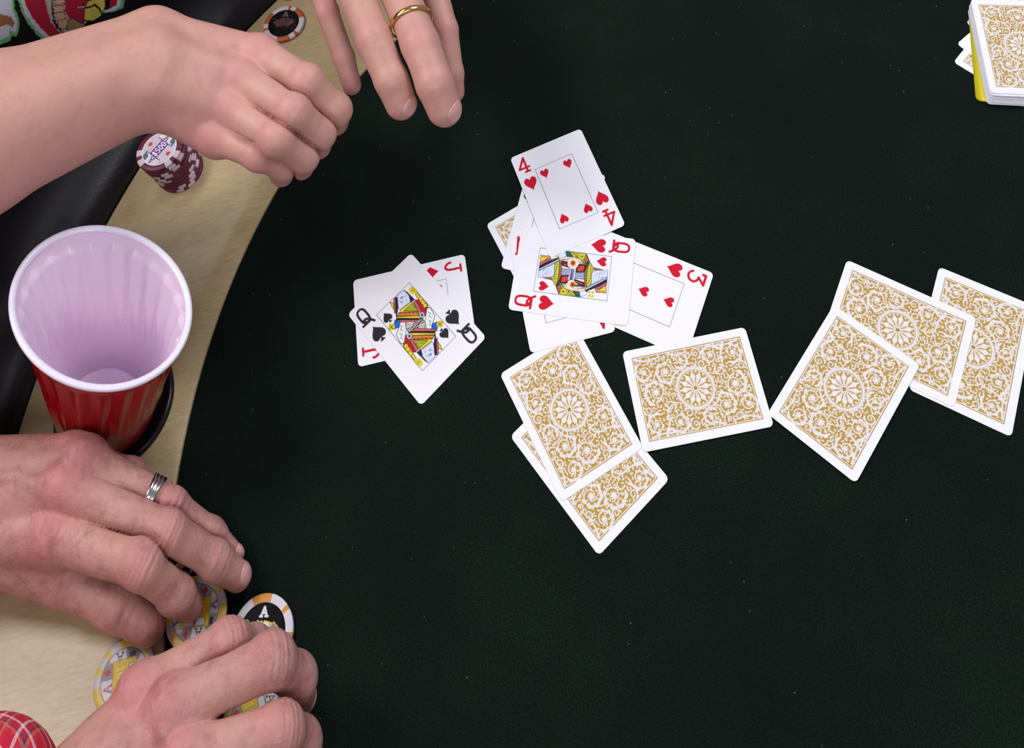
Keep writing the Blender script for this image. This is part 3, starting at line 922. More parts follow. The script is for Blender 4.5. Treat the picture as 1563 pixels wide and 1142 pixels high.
def chip(kind, p, deg, label, group=None, tilt=(0, 0)):
    o = empty('poker_chip', p)
    o.rotation_euler = (tilt[0], tilt[1], math.radians(deg))
    link('chip_ring', ME[kind][0], o)
    link('inlay', ME[kind][1], o)
    return tag(o, label, 'chip', group)


base = at(276, 260, 0)
ORD = ('lowest', 'second', 'third', 'fourth', 'fifth', 'sixth', 'seventh', 'eighth', 'ninth')
for k in range(10):
    t = k / 9
    chip('maroon', (base[0] - 8.0 * t + rng.normal(0, .3), base[1] + 1.5 * t + rng.normal(0, .3), -.6 + k * (CH + .02)), 47 if k == 9 else 20 + 17 * k + rng.uniform(-14, 14),
         'maroon and white $500 chip on top of the tall stack by the wrist' if k == 9 else f'{ORD[min(k, 8)]} maroon chip of the tall stack on the wood, counted from its bottom', None if k == 9 else 'maroon chips stacked below the top one')
p = at(434, 38, 0)
chip('orange', (p[0], p[1], -.6), -12, 'rust-edged chip with dark centre lying alone behind the upper right hand')
p = at(402, 968, 0)
chip('black', (p[0], p[1], 0), -8, 'orange and white edged chip with black centre lying on the felt')
p = at(290, 908, 0)
chip('black', (p[0], p[1], -.3), 120, 'orange-edged black chip almost hidden under the upper hand’s fingers'.replace('’', "'"))
p = at(301, 938, CH)
chip('yellow', (p[0], p[1], CH), -95, 'yellow and grey chip held between both hands, overlapping a black one')
p = at(192, 1037, 0)
chip('yellow', (p[0], p[1], -.6), 4, 'yellow and grey chip on the wood, half under the lower hand')
p = at(392, 1092, 0)
chip('yellow', (p[0], p[1], 0), 14, 'yellow chip seen between two fingers of the lower hand')

# ------------------------------------------------------------------ plastic cup
cb = at(160, 628, 9.0)
ct = at(154, 461, 128.0)
ax = ct - cb
CUP_L = np.linalg.norm(ax); ax /= CUP_L
ua = np.array([0, 1, 0]) - ax * ax[1]; ua /= np.linalg.norm(ua); ub = np.cross(ua, ax)
maj = -.76 * ub + .65 * ua; maj /= np.linalg.norm(maj); mnr = np.cross(ax, maj)
cup = empty('plastic_cup', cb)
tag(cup, 'empty red plastic party cup with white inside, leaning in the black holder', 'cup')
NF = 22


def cup_wall(prof, n=416, flute=1.0, inner=False):
    """prof: (t along axis 0..1, radius factor of the straight cone)"""
    th = np.linspace(0, 2 * PI, n, endpoint=False)
    V = []
    for t, off in prof:
        sa = 34.5 + (66.0 - 34.5) * t + off; sb = 33.5 + (52.0 - 33.5) * t + off
        lo, hi = .16, .86
        am = 0
        ph = (th * NF / (2 * PI)) % 1.0
        tri = np.where(ph < .5, ph * 2, 2 - ph * 2)
        # flutes: flat facets cut into the wall, scalloped where they start under the rim, running out in points below
        top = np.clip((.875 + .035 * tri - t) * 34, 0, 1)
        low = np.clip((t - .20 - .16 * tri) * 4.0, 0, 1)
        d = -flute * top * low * (1.0 + 3.0 * np.clip(1.25 * tri - .12, 0, 1))
        p = cb + ax * (t * CUP_L) + ((sa + d) * np.cos(th))[:, None] * maj + ((sb + d) * np.sin(th))[:, None] * mnr
        V.append(p)
    V = np.concatenate(V)
    a = np.arange(n); b_ = (a + 1) % n
    F = np.concatenate([np.c_[i * n + a, i * n + b_, (i + 1) * n + b_, (i + 1) * n + a] for i in range(len(prof) - 1)])
    return V, F


def cchild(name, V, F, m, smooth=True, parent=None):
    o = link(name, fast_mesh(name, V - cb, F, smooth, local=True), cup, [m])
    return o


tt = np.r_[np.linspace(.05, .84, 30), np.linspace(.85, .975, 16)]
V, F = cup_wall([(-.005, -33.4), (0, -10), (-.004, -6), (.0, -4), (.012, -1.6), (.03, -.4)] + [(t, 0) for t in tt])
cchild('red_shell', V, F, M['cup_red'])
V, F = cup_wall([(.975, -1.0)] + [(t, -1.0) for t in tt[::-1][1:]] + [(.035, -1.4), (.022, -3.5), (.02, -6.5), (.055, -7.6), (.068, -9.2), (.064, -11.2), (.026, -13), (.018, -20), (.018, -33.3)])
cchild('white_lining', V, F, M['cup_white'])
prof = []
for a in np.linspace(-PI * .5, PI * 1.5, 17)[:-1]:
    prof.append((.984 + .017 * math.sin(a), -.5 + 2.5 * math.cos(a)))
V, F = cup_wall(prof + prof[:1], 192, 0)
cchild('rolled_rim', V, F, M['cup_rim'])
dv, dfc = lathe([(0.01, 1), (.5, .87), (.87, .5), (1, 0), (0.01, 0)], 10)
for (t, a, s_) in ((.60, .93, 1.3), (.78, 1.12, 1.0), (.66, .72, 1.3), (.62, .55, 1.5), (.56, .56, 1.3), (.66, .45, 1.2), (.7, .40, 1.0), (.36, .70, 1.5), (.58, 1.42, 1.2), (.84, .8, .9)):
    th = 2 * PI * a / 2.0
    # angle measured so that the far wall (as seen by the viewer) carries the drops
    far = math.atan2(ua @ mnr, ua @ maj)
    th = far + (a - .9) * 1.6
    sa = 34.5 + 31.5 * t - 1.6; sb = 33.5 + 18.5 * t - 1.6
    p = cb + ax * (t * CUP_L) + sa * math.cos(th) * maj + sb * math.sin(th) * mnr
    nn = -(math.cos(th) * maj + math.sin(th) * mnr); t1 = np.cross(nn, ax); t1 /= np.linalg.norm(t1); t2 = ax
    cchild('water_droplet', p + s_ * (dv[:, :1] * t1 + dv[:, 1:2] * t2 * 1.35 + dv[:, 2:] * nn * .8), dfc, M['water'])


# ------------------------------------------------------------------ people: implicit surfaces turned into one skin each
def smin(a, b_, k):
    if k <= 0: return np.minimum(a, b_)
    h = np.maximum(k - np.abs(a - b_), 0) / k
    return np.minimum(a, b_) - h * h * k * .25


class Field:
    def __init__(s, lo, hi, h):
        s.h = h; s.lo = np.floor(np.array(lo, float))
        s.n = np.ceil((np.array(hi, float) - s.lo) / h).astype(int) + 1
        s.f = np.full(s.n, 60.0, np.float32)

    def new(s):
        return np.full(s.n, 60.0, np.float32)

    def block(s, lo, hi):
        i0 = np.maximum(((np.array(lo) - s.lo) / s.h).astype(int), 0)
        i1 = np.minimum(((np.array(hi) - s.lo) / s.h).astype(int) + 2, s.n)
        if (i1 <= i0).any(): return None
        sl = tuple(slice(a, b_) for a, b_ in zip(i0, i1))
        g = [s.lo[k] + np.arange(i0[k], i1[k], dtype=np.float32) * s.h for k in range(3)]
        return sl, g[0][:, None, None].astype(np.float32), g[1][None, :, None].astype(np.float32), g[2][None, None, :].astype(np.float32)

    def cone(s, f, a, b_, ra, rb, k):
        a, b_ = np.array(a, float), np.array(b_, float)
        m = max(ra, rb) + k + 3 * s.h
        bl = s.block(np.minimum(a, b_) - m, np.maximum(a, b_) + m)
        if bl is None: return
        sl, X, Y, Z = bl
        d = b_ - a; L2 = max(float(d @ d), 1e-6)
        t = np.clip(((X - a[0]) * d[0] + (Y - a[1]) * d[1] + (Z - a[2]) * d[2]) / L2, 0, 1)
        r = np.sqrt((X - a[0] - t * d[0]) ** 2 + (Y - a[1] - t * d[1]) ** 2 + (Z - a[2] - t * d[2]) ** 2) - (ra + (rb - ra) * t)
        f[sl] = smin(f[sl], r.astype(np.float32), k)

    def crease(s, f, c, axis, up, r, offs, depth, width):
        bl = s.block(c - 1.8 * r, c + 1.8 * r)
        if bl is None: return
        sl, X, Y, Z = bl
        dx, dy, dz = X - c[0], Y - c[1], Z - c[2]
        u = dx * axis[0] + dy * axis[1] + dz * axis[2]
        v_ = dx * up[0] + dy * up[1] + dz * up[2]
        side = np.cross(axis, up)
        w_ = dx * side[0] + dy * side[1] + dz * side[2]
        g = 0
        for o_ in offs:
            g = g + np.exp(-((u - o_ - .03 * w_ * w_ / r * np.sign(o_)) / width) ** 2)
        g = g * np.clip((v_ / r + .1) * 1.6, 0, 1) * np.exp(-(w_ / (r * 1.1)) ** 4)
        f[sl] += (depth * g).astype(np.float32)

    def sample(s, p):
        q = (np.asarray(p) - s.lo) / s.h
        i = np.clip(np.floor(q).astype(int), 0, s.n - 2); t = q - i
        acc = 0
        for dx in (0, 1):
            for dy in (0, 1):
                for dz in (0, 1):
                    w_ = (t[:, 0] if dx else 1 - t[:, 0]) * (t[:, 1] if dy else 1 - t[:, 1]) * (t[:, 2] if dz else 1 - t[:, 2])
                    acc = acc + w_ * s.f[i[:, 0] + dx, i[:, 1] + dy, i[:, 2] + dz]
        return acc

    def nets(s):
        f = s.f
        ins = f < 0
        cnt = np.zeros(tuple(s.n - 1), np.int8)
        off = [(i, j, k) for i in (0, 1) for j in (0, 1) for k in (0, 1)]
        nx, ny, nz = s.n
        for i, j, k in off:
            cnt += ins[i:nx - 1 + i, j:ny - 1 + j, k:nz - 1 + k]
        act = (cnt > 0) & (cnt < 8)
        idx = np.argwhere(act)
        vid = np.full(act.shape, -1, np.int32); vid[act] = np.arange(len(idx))
        val = {o_: f[idx[:, 0] + o_[0], idx[:, 1] + o_[1], idx[:, 2] + o_[2]] for o_ in off}
        acc = np.zeros((len(idx), 3)); num = np.zeros(len(idx))
        for a in off:
            for d in range(3):
                if a[d]: continue
                b_ = tuple(1 if q == d else a[q] for q in range(3))
                va, vb = val[a], val[b_]
                c = (va < 0) != (vb < 0)
                t = np.where(c, va / np.where(c, va - vb, 1), 0)
                p = np.array(a, float)[None] + 0.0 * acc
                p[:, d] += t
                acc += p * c[:, None]; num += c
        V = s.lo + (idx + acc / num[:, None]) * s.h
        Fs = []
        for d in range(3):
            sa = [slice(None)] * 3; sb = [slice(None)] * 3
            sa[d] = slice(0, -1); sb[d] = slice(1, None)
            A, B = ins[tuple(sa)], ins[tuple(sb)]
            e = np.argwhere(A != B)
            o1, o2 = [q for q in range(3) if q != d]
            ok = (e[:, o1] > 0) & (e[:, o2] > 0) & (e[:, o1] < s.n[o1] - 1) & (e[:, o2] < s.n[o2] - 1)
            e = e[ok]
            flip = A[e[:, 0], e[:, 1], e[:, 2]]
            q = []
            for da, db in ((-1, -1), (0, -1), (0, 0), (-1, 0)):
                c = e.copy(); c[:, o1] += da; c[:, o2] += db
                q.append(vid[c[:, 0], c[:, 1], c[:, 2]])
            q = np.stack(q, 1)
            if d == 1: flip = ~flip
            q[~flip] = q[~flip][:, ::-1]
            Fs.append(q)
        return V, np.concatenate(Fs)


def unit(v_):
    v_ = np.asarray(v_, float)
    return v_ / np.linalg.norm(v_)


def build_hand(H):
    """H: fingers (list of dict j=[4 joints], r=[4 radii]); wrist points; arm cones; returns (V, F, col, nails, field)"""
    h = H.get('h', 1.0)
    pts, rad = [], []
    for f in H['fingers'] + [H['thumb']]:
        for p, r in zip(f['j'], f['r']): pts.append(p); rad.append(r)
    for a, b_, ra, rb in H['arm']:
        pts += [a, b_]; rad += [ra, rb]
    pts = np.array(pts); rad = np.array(rad)[:, None]
    fd = Field((pts - rad).min(0) - 8, (pts + rad).max(0) + 8, h)
    D = unit(H['dorsal'])
    palm = fd.new()
    fs = H['fingers']
    for f, w_, wr in zip(fs, H['wrist'], H['wrist_r']):
        fd.cone(palm, w_, f['j'][0] - D * 2.5, wr, f['r'][0] * 1.02, 9)
        fd.cone(palm, np.array(w_) - D * 9, f['j'][0] - D * 10, wr, f['r'][0] * .95, 9)
    for f, g in zip(fs[:-1], fs[1:]):
        fd.cone(palm, f['j'][0] - D * 5, g['j'][0] - D * 5, f['r'][0] * .9, g['r'][0] * .9, 9)
        fd.cone(palm, f['j'][0] * .5 + np.array(H['wrist'][1]) * .5 - D * 5, g['j'][0] * .5 + np.array(H['wrist'][2]) * .5 - D * 5, 12, 12, 9)
    for a, b_, ra, rb in H['arm']: fd.cone(palm, a, b_, ra, rb, 14)
    for a, b_, ra, rb in H.get('extra', []): fd.cone(palm, a, b_, ra, rb, 10)
    # tendons and knuckles standing out on the back of the hand
    for f, w_ in zip(fs, H['wrist']):
        fd.cone(palm, np.array(w_) * .35 + f['j'][0] * .65 + D * (f['r'][0] * .62), f['j'][0] + D * (f['r'][0] * .52), 3.2, 5.2, 5)
        fd.cone(palm, f['j'][0] + D * (f['r'][0] * .32), f['j'][0] + D * (f['r'][0] * .33) + .01, f['r'][0] * .82, f['r'][0] * .82, 5)
    for a, b_, r in H.get('veins', []): fd.cone(palm, a, b_, r, r, 4)
    allf = fd.new()
    fields = []
    for f in fs + [H['thumb']]:
        g = fd.new()
        j, r = f['j'], f['r']
        for q in range(3):
            fd.cone(g, j[q], j[q + 1], r[q] * (.97 if q else 1), r[q + 1] * .95, 3)
            if q:   # bony joint
                up = f.get('up', D)
                if f.get('bony', True): fd.cone(g, j[q] + up * 1.0, j[q] + up * 1.0 + .01, r[q] * 1.04, r[q] * 1.04, 4)
        for q, dp in ((1, H.get('crease', .55)), (2, H.get('crease', .55) * .7)):
            a_ = unit(unit(j[q] - j[q - 1]) + unit(j[q + 1] - j[q]))
            up = f.get('up', D)
            u_ = unit(up - a_ * (up @ a_))
            o_ = np.array((-4.6, -1.5, 1.2, 4.9) if q == 1 else (-2.2, .4, 2.6)) + rng.normal(0, .5, 4 if q == 1 else 3)
            fd.crease(g, j[q], a_, u_, r[q], o_, dp, 1.0)
        fields.append(g)
        allf = smin(allf, g, .9)
    fd.f = smin(palm, allf, 7)
    # the cleft where two neighbouring fingers lie against each other
    for (f, gf), (g, gg) in zip(zip(fs[:-1], fields[:-1]), zip(fs[1:], fields[1:])):
        m = max(f['r'] + g['r']) + 6
        pts_ = np.array(f['j'][:3] + g['j'][:3])
        bl = fd.block(pts_.min(0) - m, pts_.max(0) + m)
        sl, X, Y, Z = bl
        o_ = (f['j'][0] + g['j'][0]) / 2; e_ = (f['j'][1] + g['j'][1]) / 2; d = e_ - o_
        t = ((X - o_[0]) * d[0] + (Y - o_[1]) * d[1] + (Z - o_[2]) * d[2]) / float(d @ d)
        ramp_ = np.clip((t - .30) / .35, 0, 1); ramp_ = ramp_ * ramp_ * (3 - 2 * ramp_)
        a_, b_ = gf[sl], gg[sl]
        w_ = np.exp(-((a_ - b_) / 2.2) ** 2) * np.exp(-np.clip(np.maximum(a_, b_) - 3, 0, 60) ** 2 / 6)
        fd.f[sl] += (H.get('cleft', 3.2) * w_ * ramp_).astype(np.float32)
    for c, a_, u_, r, offs, dp in H.get('folds', []): fd.crease(fd.f, c, unit(a_), unit(u_), r, offs, dp, 1.3)
    fd.f = fd.f + 0
    V, F = fd.nets()
    # skin colour: redder over the knuckles and tips, blotches
    base, red, pale = lin(H['skin']), lin(H['skin_red']), lin(H['skin_pale'])
    w_ = np.zeros(len(V))
    wp = np.zeros(len(V))
    for f in fs + [H['thumb']]:
        for q, s_ in ((0, 15), (1, 11), (2, 8), (3, 11)):
            d2 = ((V - f['j'][q] - D * (f['r'][q] * .5 if q < 3 else 0)) ** 2).sum(1)
            w_ = np.maximum(w_, np.exp(-d2 / s_ ** 2) * (.8, .62, .4, .75)[q])
        mid = f['j'][0] * .5 + f['j'][1] * .5
        wp = np.maximum(wp, np.exp(-((V - mid) ** 2).sum(1) / 14 ** 2) * .45)
    ph = np.sin(V[:, 0] * .11 + 2 * np.sin(V[:, 1] * .07)) * np.sin(V[:, 1] * .13 + 1.7 * np.sin(V[:, 2] * .09))
    w_ = np.clip(w_ + .13 * ph, 0, 1)[:, None]
    col = base * (1 - w_) + red * w_
    wp = wp[:, None]
    col = col * (1 - wp) + pale * wp
    # nails
    nails = []
    for f in fs + [H['thumb']]:
        if f.get('nail', True) is False: continue
        j, r = f['j'], f['r']
        a_ = unit(j[3] - j[2])
        up = f.get('nail_up', f.get('up', D))
        u_ = unit(up - a_ * (up @ a_)); s_ = np.cross(a_, u_)
        nu, nv = 9, 11
        g = []
        for iu in range(nu):
            for iv in range(nv):
                tu = iu / (nu - 1); ph_ = (iv / (nv - 1) - .5) * 1.9 * (1 - .18 * (1 - tu) ** 4)
                along = (-.25 + 1.05 * tu - .10 * (abs(iv / (nv - 1) - .5) * 2) ** 3 * tu) * r[3] + (.30 * r[3] * (abs(iv / (nv - 1) - .5) * 2) ** 2 * (1 - tu))
                g.append((along, ph_))
        g = np.array(g)
        c0 = j[3] + g[:, :1] * a_
        dr = np.cos(g[:, 1:]) * u_ + np.sin(g[:, 1:]) * s_
        lo_, hi_ = np.zeros(len(g)), np.full(len(g), r[3] * 1.6)
        for _ in range(18):
            md = (lo_ + hi_) / 2
            inside = fd.sample(c0 + dr * md[:, None]) < 0
            lo_ = np.where(inside, md, lo_); hi_ = np.where(inside, hi_, md)
        edge = np.minimum(np.abs(np.linspace(0, 1, nu))[:, None], 1) * np.ones((1, nv))
        lift = (.12 + .40 * (1 - np.abs(np.linspace(-1, 1, nv))[None, :] ** 2) * np.clip(edge * 3, 0, 1)).ravel()
        P_ = c0 + dr * (lo_ + lift)[:, None]
        P2 = c0 + dr * (lo_ - .8)[:, None]
        id_ = np.arange(nu * nv).reshape(nu, nv)
        q = np.c_[id_[:-1, :-1].ravel(), id_[1:, :-1].ravel(), id_[1:, 1:].ravel(), id_[:-1, 1:].ravel()]
        lp = np.r_[id_[0, :], id_[1:, -1], id_[-1, -2::-1], id_[-2:0:-1, 0]]
        N_ = nu * nv
        sd = np.c_[lp, np.roll(lp, -1), np.roll(lp, -1) + N_, lp + N_]
        nails.append((np.r_[P_, P2], np.r_[q, sd]))
    return V, F, col, nails, fd


def joints(*a):
    return [at(*p) for p in a]


def ring_on(f, t, rad, width, thick, material, label, strands=None, up=(0, 0, 1)):
    a, b_ = f['j'][0], f['j'][1]
    c = a + (b_ - a) * t
    d = unit(b_ - a)
    if strands is None: strands = [(0, 0)]
    u_ = unit(np.array(up) - d * (d @ np.array(up))); s_ = np.cross(d, u_)
    root = empty('finger_ring', c)
    tag(root, label, 'ring')
    n, k = 72, 10
    for (off, tl) in strands:
        th = np.linspace(0, 2 * PI, n, endpoint=False)
        V = []
        for q in range(k):
            al = 2 * PI * q / k
            rr = rad + thick * math.cos(al)
            ww = off + width * math.sin(al) * .5 + tl * np.sin(th)
            V.append(rr * (np.cos(th)[:, None] * u_ + np.sin(th)[:, None] * s_) + np.asarray(ww)[:, None] * d)
        V = np.concatenate(V)
        i = np.arange(n); j = (i + 1) % n
        F = np.concatenate([np.c_[q * n + i, q * n + j, ((q + 1) % k) * n + j, ((q + 1) % k) * n + i] for q in range(k)])
        link('band', fast_mesh('band', V, F, True, local=True), root, [material])
    return root


# ---- first player: the dealer at the upper left
T0 = np.array([TC[0], TC[1], 0])


def fpt(rho, ang, z):
    return T0 + np.array([rho * math.cos(math.radians(ang)), rho * math.sin(math.radians(ang)), z])


out = unit(fpt(1, 143, 0) - T0); side = np.array([-out[1], out[0], 0])


def tp(rho, s_, z): return T0 + out * rho + side * s_ + np.array([0, 0, z])


elb_r = at(-335, 300, 213); elb_l = at(360, -570, 150)
sh_r, sh_l = tp(895, 205, 390), tp(895, -205, 390)
SK1 = dict(skin=(202, 153, 141), skin_red=(212, 142, 146), skin_pale=(214, 172, 158))
hand_a = dict(
    h=1.25, dorsal=(-.12, -.10, 1), crease=.2, **SK1,
    fingers=[
        dict(j=joints((394, 82, 158), (468, 127, 160), (512, 168, 136), (512, 186, 112)), r=[13.4, 13.2, 12, 10.6]),
        dict(j=joints((370, 122, 160), (448, 172, 162), (488, 203, 136), (486, 222, 112)), r=[13.2, 13, 11.8, 10.4]),
        dict(j=joints((354, 168, 155), (424, 212, 156), (463, 238, 131), (460, 254, 110)), r=[12.8, 12.6, 11.4, 10]),
        dict(j=joints((328, 206, 146), (396, 236, 143), (432, 252, 124), (430, 266, 106)), r=[12, 11.4, 10.4, 9.4])],
    thumb=dict(j=joints((290, 95, 125), (380, 100, 112), (440, 140, 108), (480, 172, 106)), r=[15, 13, 11, 9.5], nail=False),
    wrist=joints((236, 62, 176), (242, 92, 184), (246, 124, 182), (250, 152, 168)), wrist_r=[22, 22, 21, 18],
    arm=[(at(228, 66, 172), at(-20, 168, 200), 26, 38), (at(222, 102, 184), at(-30, 205, 212), 27, 40), (at(216, 142, 170), at(-40, 245, 200), 26, 38),
         (at(-20, 168, 200), at(-330, 280, 215), 38, 46), (at(-40, 245, 200), at(-340, 330, 210), 38, 46),
         (elb_r, elb_r * .55 + sh_r * .45, 45, 50)])
hand_b = dict(
    h=1.25, dorsal=(.28, .12, .95), crease=.2, **SK1,
    fingers=[
        dict(j=joints((466, -70, 130), (500, 18, 125), (525, 88, 102), (537, 130, 88)), r=[10.5, 9.6, 9, 8.2], nail=False, bony=False),
        dict(j=joints((528, -48, 150), (571, 60, 152), (598, 122, 140), (612, 158, 126)), r=[15.5, 15, 13.8, 12.6], nail_up=unit((.62, .1, .78)), bony=False),
        dict(j=joints((592, -52, 150), (641, 68, 150), (664, 128, 140), (678, 166, 126)), r=[16.2, 16, 15, 13.8], nail_up=unit((.72, .1, .7)), bony=False),
        dict(j=joints((648, -66, 132), (680, 45, 116), (690, 112, 98), (693, 140, 86)), r=[12, 10.5, 9.6, 8.8], nail=False, bony=False)],
    thumb=dict(j=joints((440, -190, 110), (420, -110, 100), (430, -50, 95), (440, -14, 92)), r=[15, 13, 11, 9.5], nail=False),
    wrist=joints((430, -235, 140), (465, -243, 150), (502, -249, 150), (535, -253, 140)), wrist_r=[20, 21, 21, 19],
    arm=[(at(455, -243, 142), at(330, -560, 150), 28, 36), (at(510, -251, 142), at(390, -580, 150), 28, 36), (elb_l, elb_l * .55 + sh_l * .45, 40, 46)])

# ---- second player: the older hands at the lower left
SK2 = dict(skin=(193, 145, 138), skin_red=(202, 122, 130), skin_pale=(212, 170, 158))
hand_c = dict(
    h=.9, dorsal=(0, -.12, 1), crease=.55, **SK2,
    fingers=[
        dict(j=joints((82, 818, 60), (218, 860, 62), (268, 905, 34), (288, 922, 17)), r=[14.4, 13.4, 11.4, 9.8], nail_up=unit((.9, -.3, -.1)), nail=False),
        dict(j=joints((98, 742, 72), (255, 815, 56), (328, 855, 27), (362, 878, 13)), r=[13.2, 12.6, 10.8, 9.6], nail_up=unit((.35, .1, .9))),
        dict(j=joints((126, 702, 72), (262, 775, 46), (322, 818, 24), (354, 850, 12)), r=[12.2, 10.8, 9.6, 8.6], nail_up=unit((.45, .5, .7))),
        dict(j=joints((110, 692, 66), (200, 726, 42), (248, 760, 24), (282, 792, 12)), r=[10.4, 9.6, 8.8, 8], nail=False)],
    thumb=dict(j=joints((-40, 846, 42), (98, 884, 30), (176, 924, 24), (226, 956, 15)), r=[16, 15, 13.5, 11], nail=False),
    wrist=joints((-85, 808, 60), (-90, 772, 66), (-90, 738, 68), (-85, 712, 66)), wrist_r=[17, 18, 18, 16],
    arm=[(at(-85, 740, 58), at(-420, 720, 70), 27, 38), (at(-85, 790, 54), at(-420, 800, 70), 27, 38)],
    extra=[(at(30, 840, 42), at(100, 868, 36), 15, 14)],
    veins=[(at(-60, 735, 84), at(30, 728, 82), 2.4), (at(30, 728, 82), at(70, 752, 81), 2.2), (at(0, 692, 79), at(80, 706, 78), 2.2)],
    folds=[(at(110, 868, 44), (.8, -.5, 0), (.3, -.3, .9), 20, (-3, 1, 5), .6), (at(205, 945, 26), (.8, -.5, 0), (.1, -.4, .9), 16, (-5, 0, 5), .7)])
hand_d = dict(
    h=.9, dorsal=(-.12, .05, 1), crease=.55, **SK2,
    fingers=[
        dict(j=joints((216, 1062, 62), (350, 986, 60), (390, 988, 38), (410, 998, 17)), r=[13.6, 12.8, 10.4, 9.2], nail=False),
        dict(j=joints((264, 1080, 70), (416, 1008, 67), (453, 1034, 40), (458, 1062, 17)), r=[13.4, 13, 11.4, 10], nail_up=unit((.95, -.1, .1))),
        dict(j=joints((288, 1158, 66), (430, 1114, 60), (460, 1132, 36), (462, 1154, 15)), r=[13, 12.4, 11, 9.6], nail_up=unit((.95, -.1, .1))),
        dict(j=joints((298, 1215, 56), (418, 1186, 48), (450, 1182, 30), (450, 1196, 14)), r=[12, 11, 10, 9], nail=False)],
    thumb=dict(j=joints((190, 1165, 42), (240, 1095, 30), (285, 1035, 22), (306, 1004, 15)), r=[16, 14, 12, 10], nail=False),
    wrist=joints((150, 1175, 56), (166, 1205, 60), (184, 1232, 58), (202, 1255, 50)), wrist_r=[17, 18, 18, 16],
    arm=[(at(155, 1195, 54), at(-20, 1380, 64), 27, 38), (at(190, 1235, 54), at(20, 1430, 64), 27, 38)],
    veins=[(at(150, 1130, 68), at(230, 1085, 77), 2.2), (at(180, 1160, 72), at(250, 1120, 79), 2.2), (at(230, 1085, 77), at(270, 1050, 76), 2.0)],
    folds=[(at(300, 1090, 82), (.85, .3, 0), (-.1, 0, 1), 24, (-10, -5, 0, 5, 10), .35)])


def make_person(base, label, hands, skin_m):
    root = empty('person', base)
    tag(root, label, 'person')
    VV, FF, CC, NN, off = [], [], [], [], 0
    flds = []
    for H in hands:
        V, F, col, nails, fd = build_hand(H)
        VV.append(V); FF.append(F + off); CC.append(col); NN += nails; off += len(V)
        flds.append(fd)
    me = fast_mesh('body', np.concatenate(VV) - base, np.concatenate(FF), True, vcol=np.concatenate(CC), local=True)
    body = link('body', me, root, [skin_m])
    for V, F in NN:
        link('fingernail', fast_mesh('fingernail', V - base, F, True, local=True), body, [M['nail']])
    return root, body


def soft_field(prims, h, k):
    pts = np.array([p for a, b_, _, _ in prims for p in (a, b_)]); r = max(max(q[2], q[3]) for q in prims)
    fd = Field(pts.min(0) - r - 3 * h, pts.max(0) + r + 3 * h, h)
    for a, b_, ra, rb in prims: fd.cone(fd.f, a, b_, ra, rb, k)
    return fd


base1 = fpt(930, 143, -760)
p1, body1 = make_person(base1, 'person in a black printed T-shirt dealing with both hands above the table edge', [hand_a, hand_b], M['skin_pale'])
ring_on(hand_b['fingers'][2], .74, 16.9, 4.4, .9, M['gold'], 'plain gold wedding band on the dealing left hand', up=(.1, .1, 1))

# black T-shirt: torso, shoulders, sleeves; the chest print is a fine printed patch of the cloth
prims = []
for s_ in (-105, -35, 35, 105):
    prims += [(tp(845, s_, -170), tp(850, s_, 120), 122, 118), (tp(850, s_, 120), tp(880, s_ * 1.2, 380), 118, 98)]
prims += [(tp(880, -60, 380), tp(895, -190, 400), 90, 72), (tp(880, 60, 380), tp(895, 190, 400), 90, 72)]
prims += [(sh_r, sh_r * .3 + elb_r * .7, 72, 60), (sh_l, sh_l * .3 + elb_l * .7, 72, 60)]
fd1 = soft_field(prims, 6.0, 40)


def folds1(P):
    f = 3.0 * np.sin((P - T0) @ side * .055 + .02 * P[:, 2]) * np.sin(P[:, 2] * .03)
    return P - out * f[:, None]


V, F = fd1.nets()
link('shirt', fast_mesh('shirt', folds1(V) - base1, F, True, local=True), p1, [M['shirt']])


def on_front(px, py, rho=728.0):
    """where the line of sight through a pixel meets the front of the shirt: chest coordinates (across, up)"""
    o_ = np.array([0, 0, CAMH]); d = at(px, py, 0) - o_
    t = (rho - (o_ - T0) @ out) / (d @ out)
    P_ = o_ + t * d
    return ((P_ - T0) @ side, P_[2])


u0, z0 = on_front(60, 60)
PW, PH = 240.0, 260.0
cv = Canvas(PW, PH, (30, 25, 31), .4)


def pp(*q): return [(a - u0, z - z0) for a, z in (on_front(*p_) for p_ in q)]


GRN, PWH, PRD, PBK, PTN, PYL = (106, 176, 118), (196, 196, 214), (168, 34, 58), (26, 20, 28), (200, 160, 134), (214, 190, 84)
disc = [(12, -6), (20, 15), (33, 33), (48, 50), (66, 64), (78, 66), (112, 40), (140, 20), (170, 16), (182, 10), (190, -20), (150, -60), (90, -70), (30, -50)]
cv.poly(pp(*disc), GRN)
cv.poly(pp(*[(16, -6), (24, 13), (37, 31), (51, 46), (67, 60), (80, 64), (112, 38), (140, 20), (168, 14), (178, 8), (184, -20), (150, -54), (90, -62), (34, -44)]), PWH)
cv.poly(pp(*[(22, -6), (29, 9), (42, 27), (56, 42), (72, 56), (84, 60), (112, 36), (140, 18), (164, 12), (174, 6), (178, -18), (150, -48), (90, -56), (40, -40)]), PRD)
cv.poly(pp(*[(55, -8), (60, 12), (66, 28), (76, 40), (88, 50), (104, 46), (112, 36), (96, 28), (86, 10), (84, -10)]), (176, 170, 160))
cv.line(pp((66, -8), (67, 12), (70, 26), (78, 38), (88, 48)), 1.6, PBK)
for q in ((75, -6), (74, 9), (77, 20), (82, 31)):
    cv.poly(pp((q[0] - 7, q[1] - 6), (q[0] + 8, q[1] - 8), (q[0] + 11, q[1] + 3), (q[0] + 4, q[1] + 9), (q[0] - 4, q[1] + 6)), PTN, (90, 60, 56), .9)
cv.poly(pp((92, 26), (100, 22), (112, 30), (124, 34), (108, 42), (96, 46), (90, 38)), (150, 128, 96), PBK, .9)
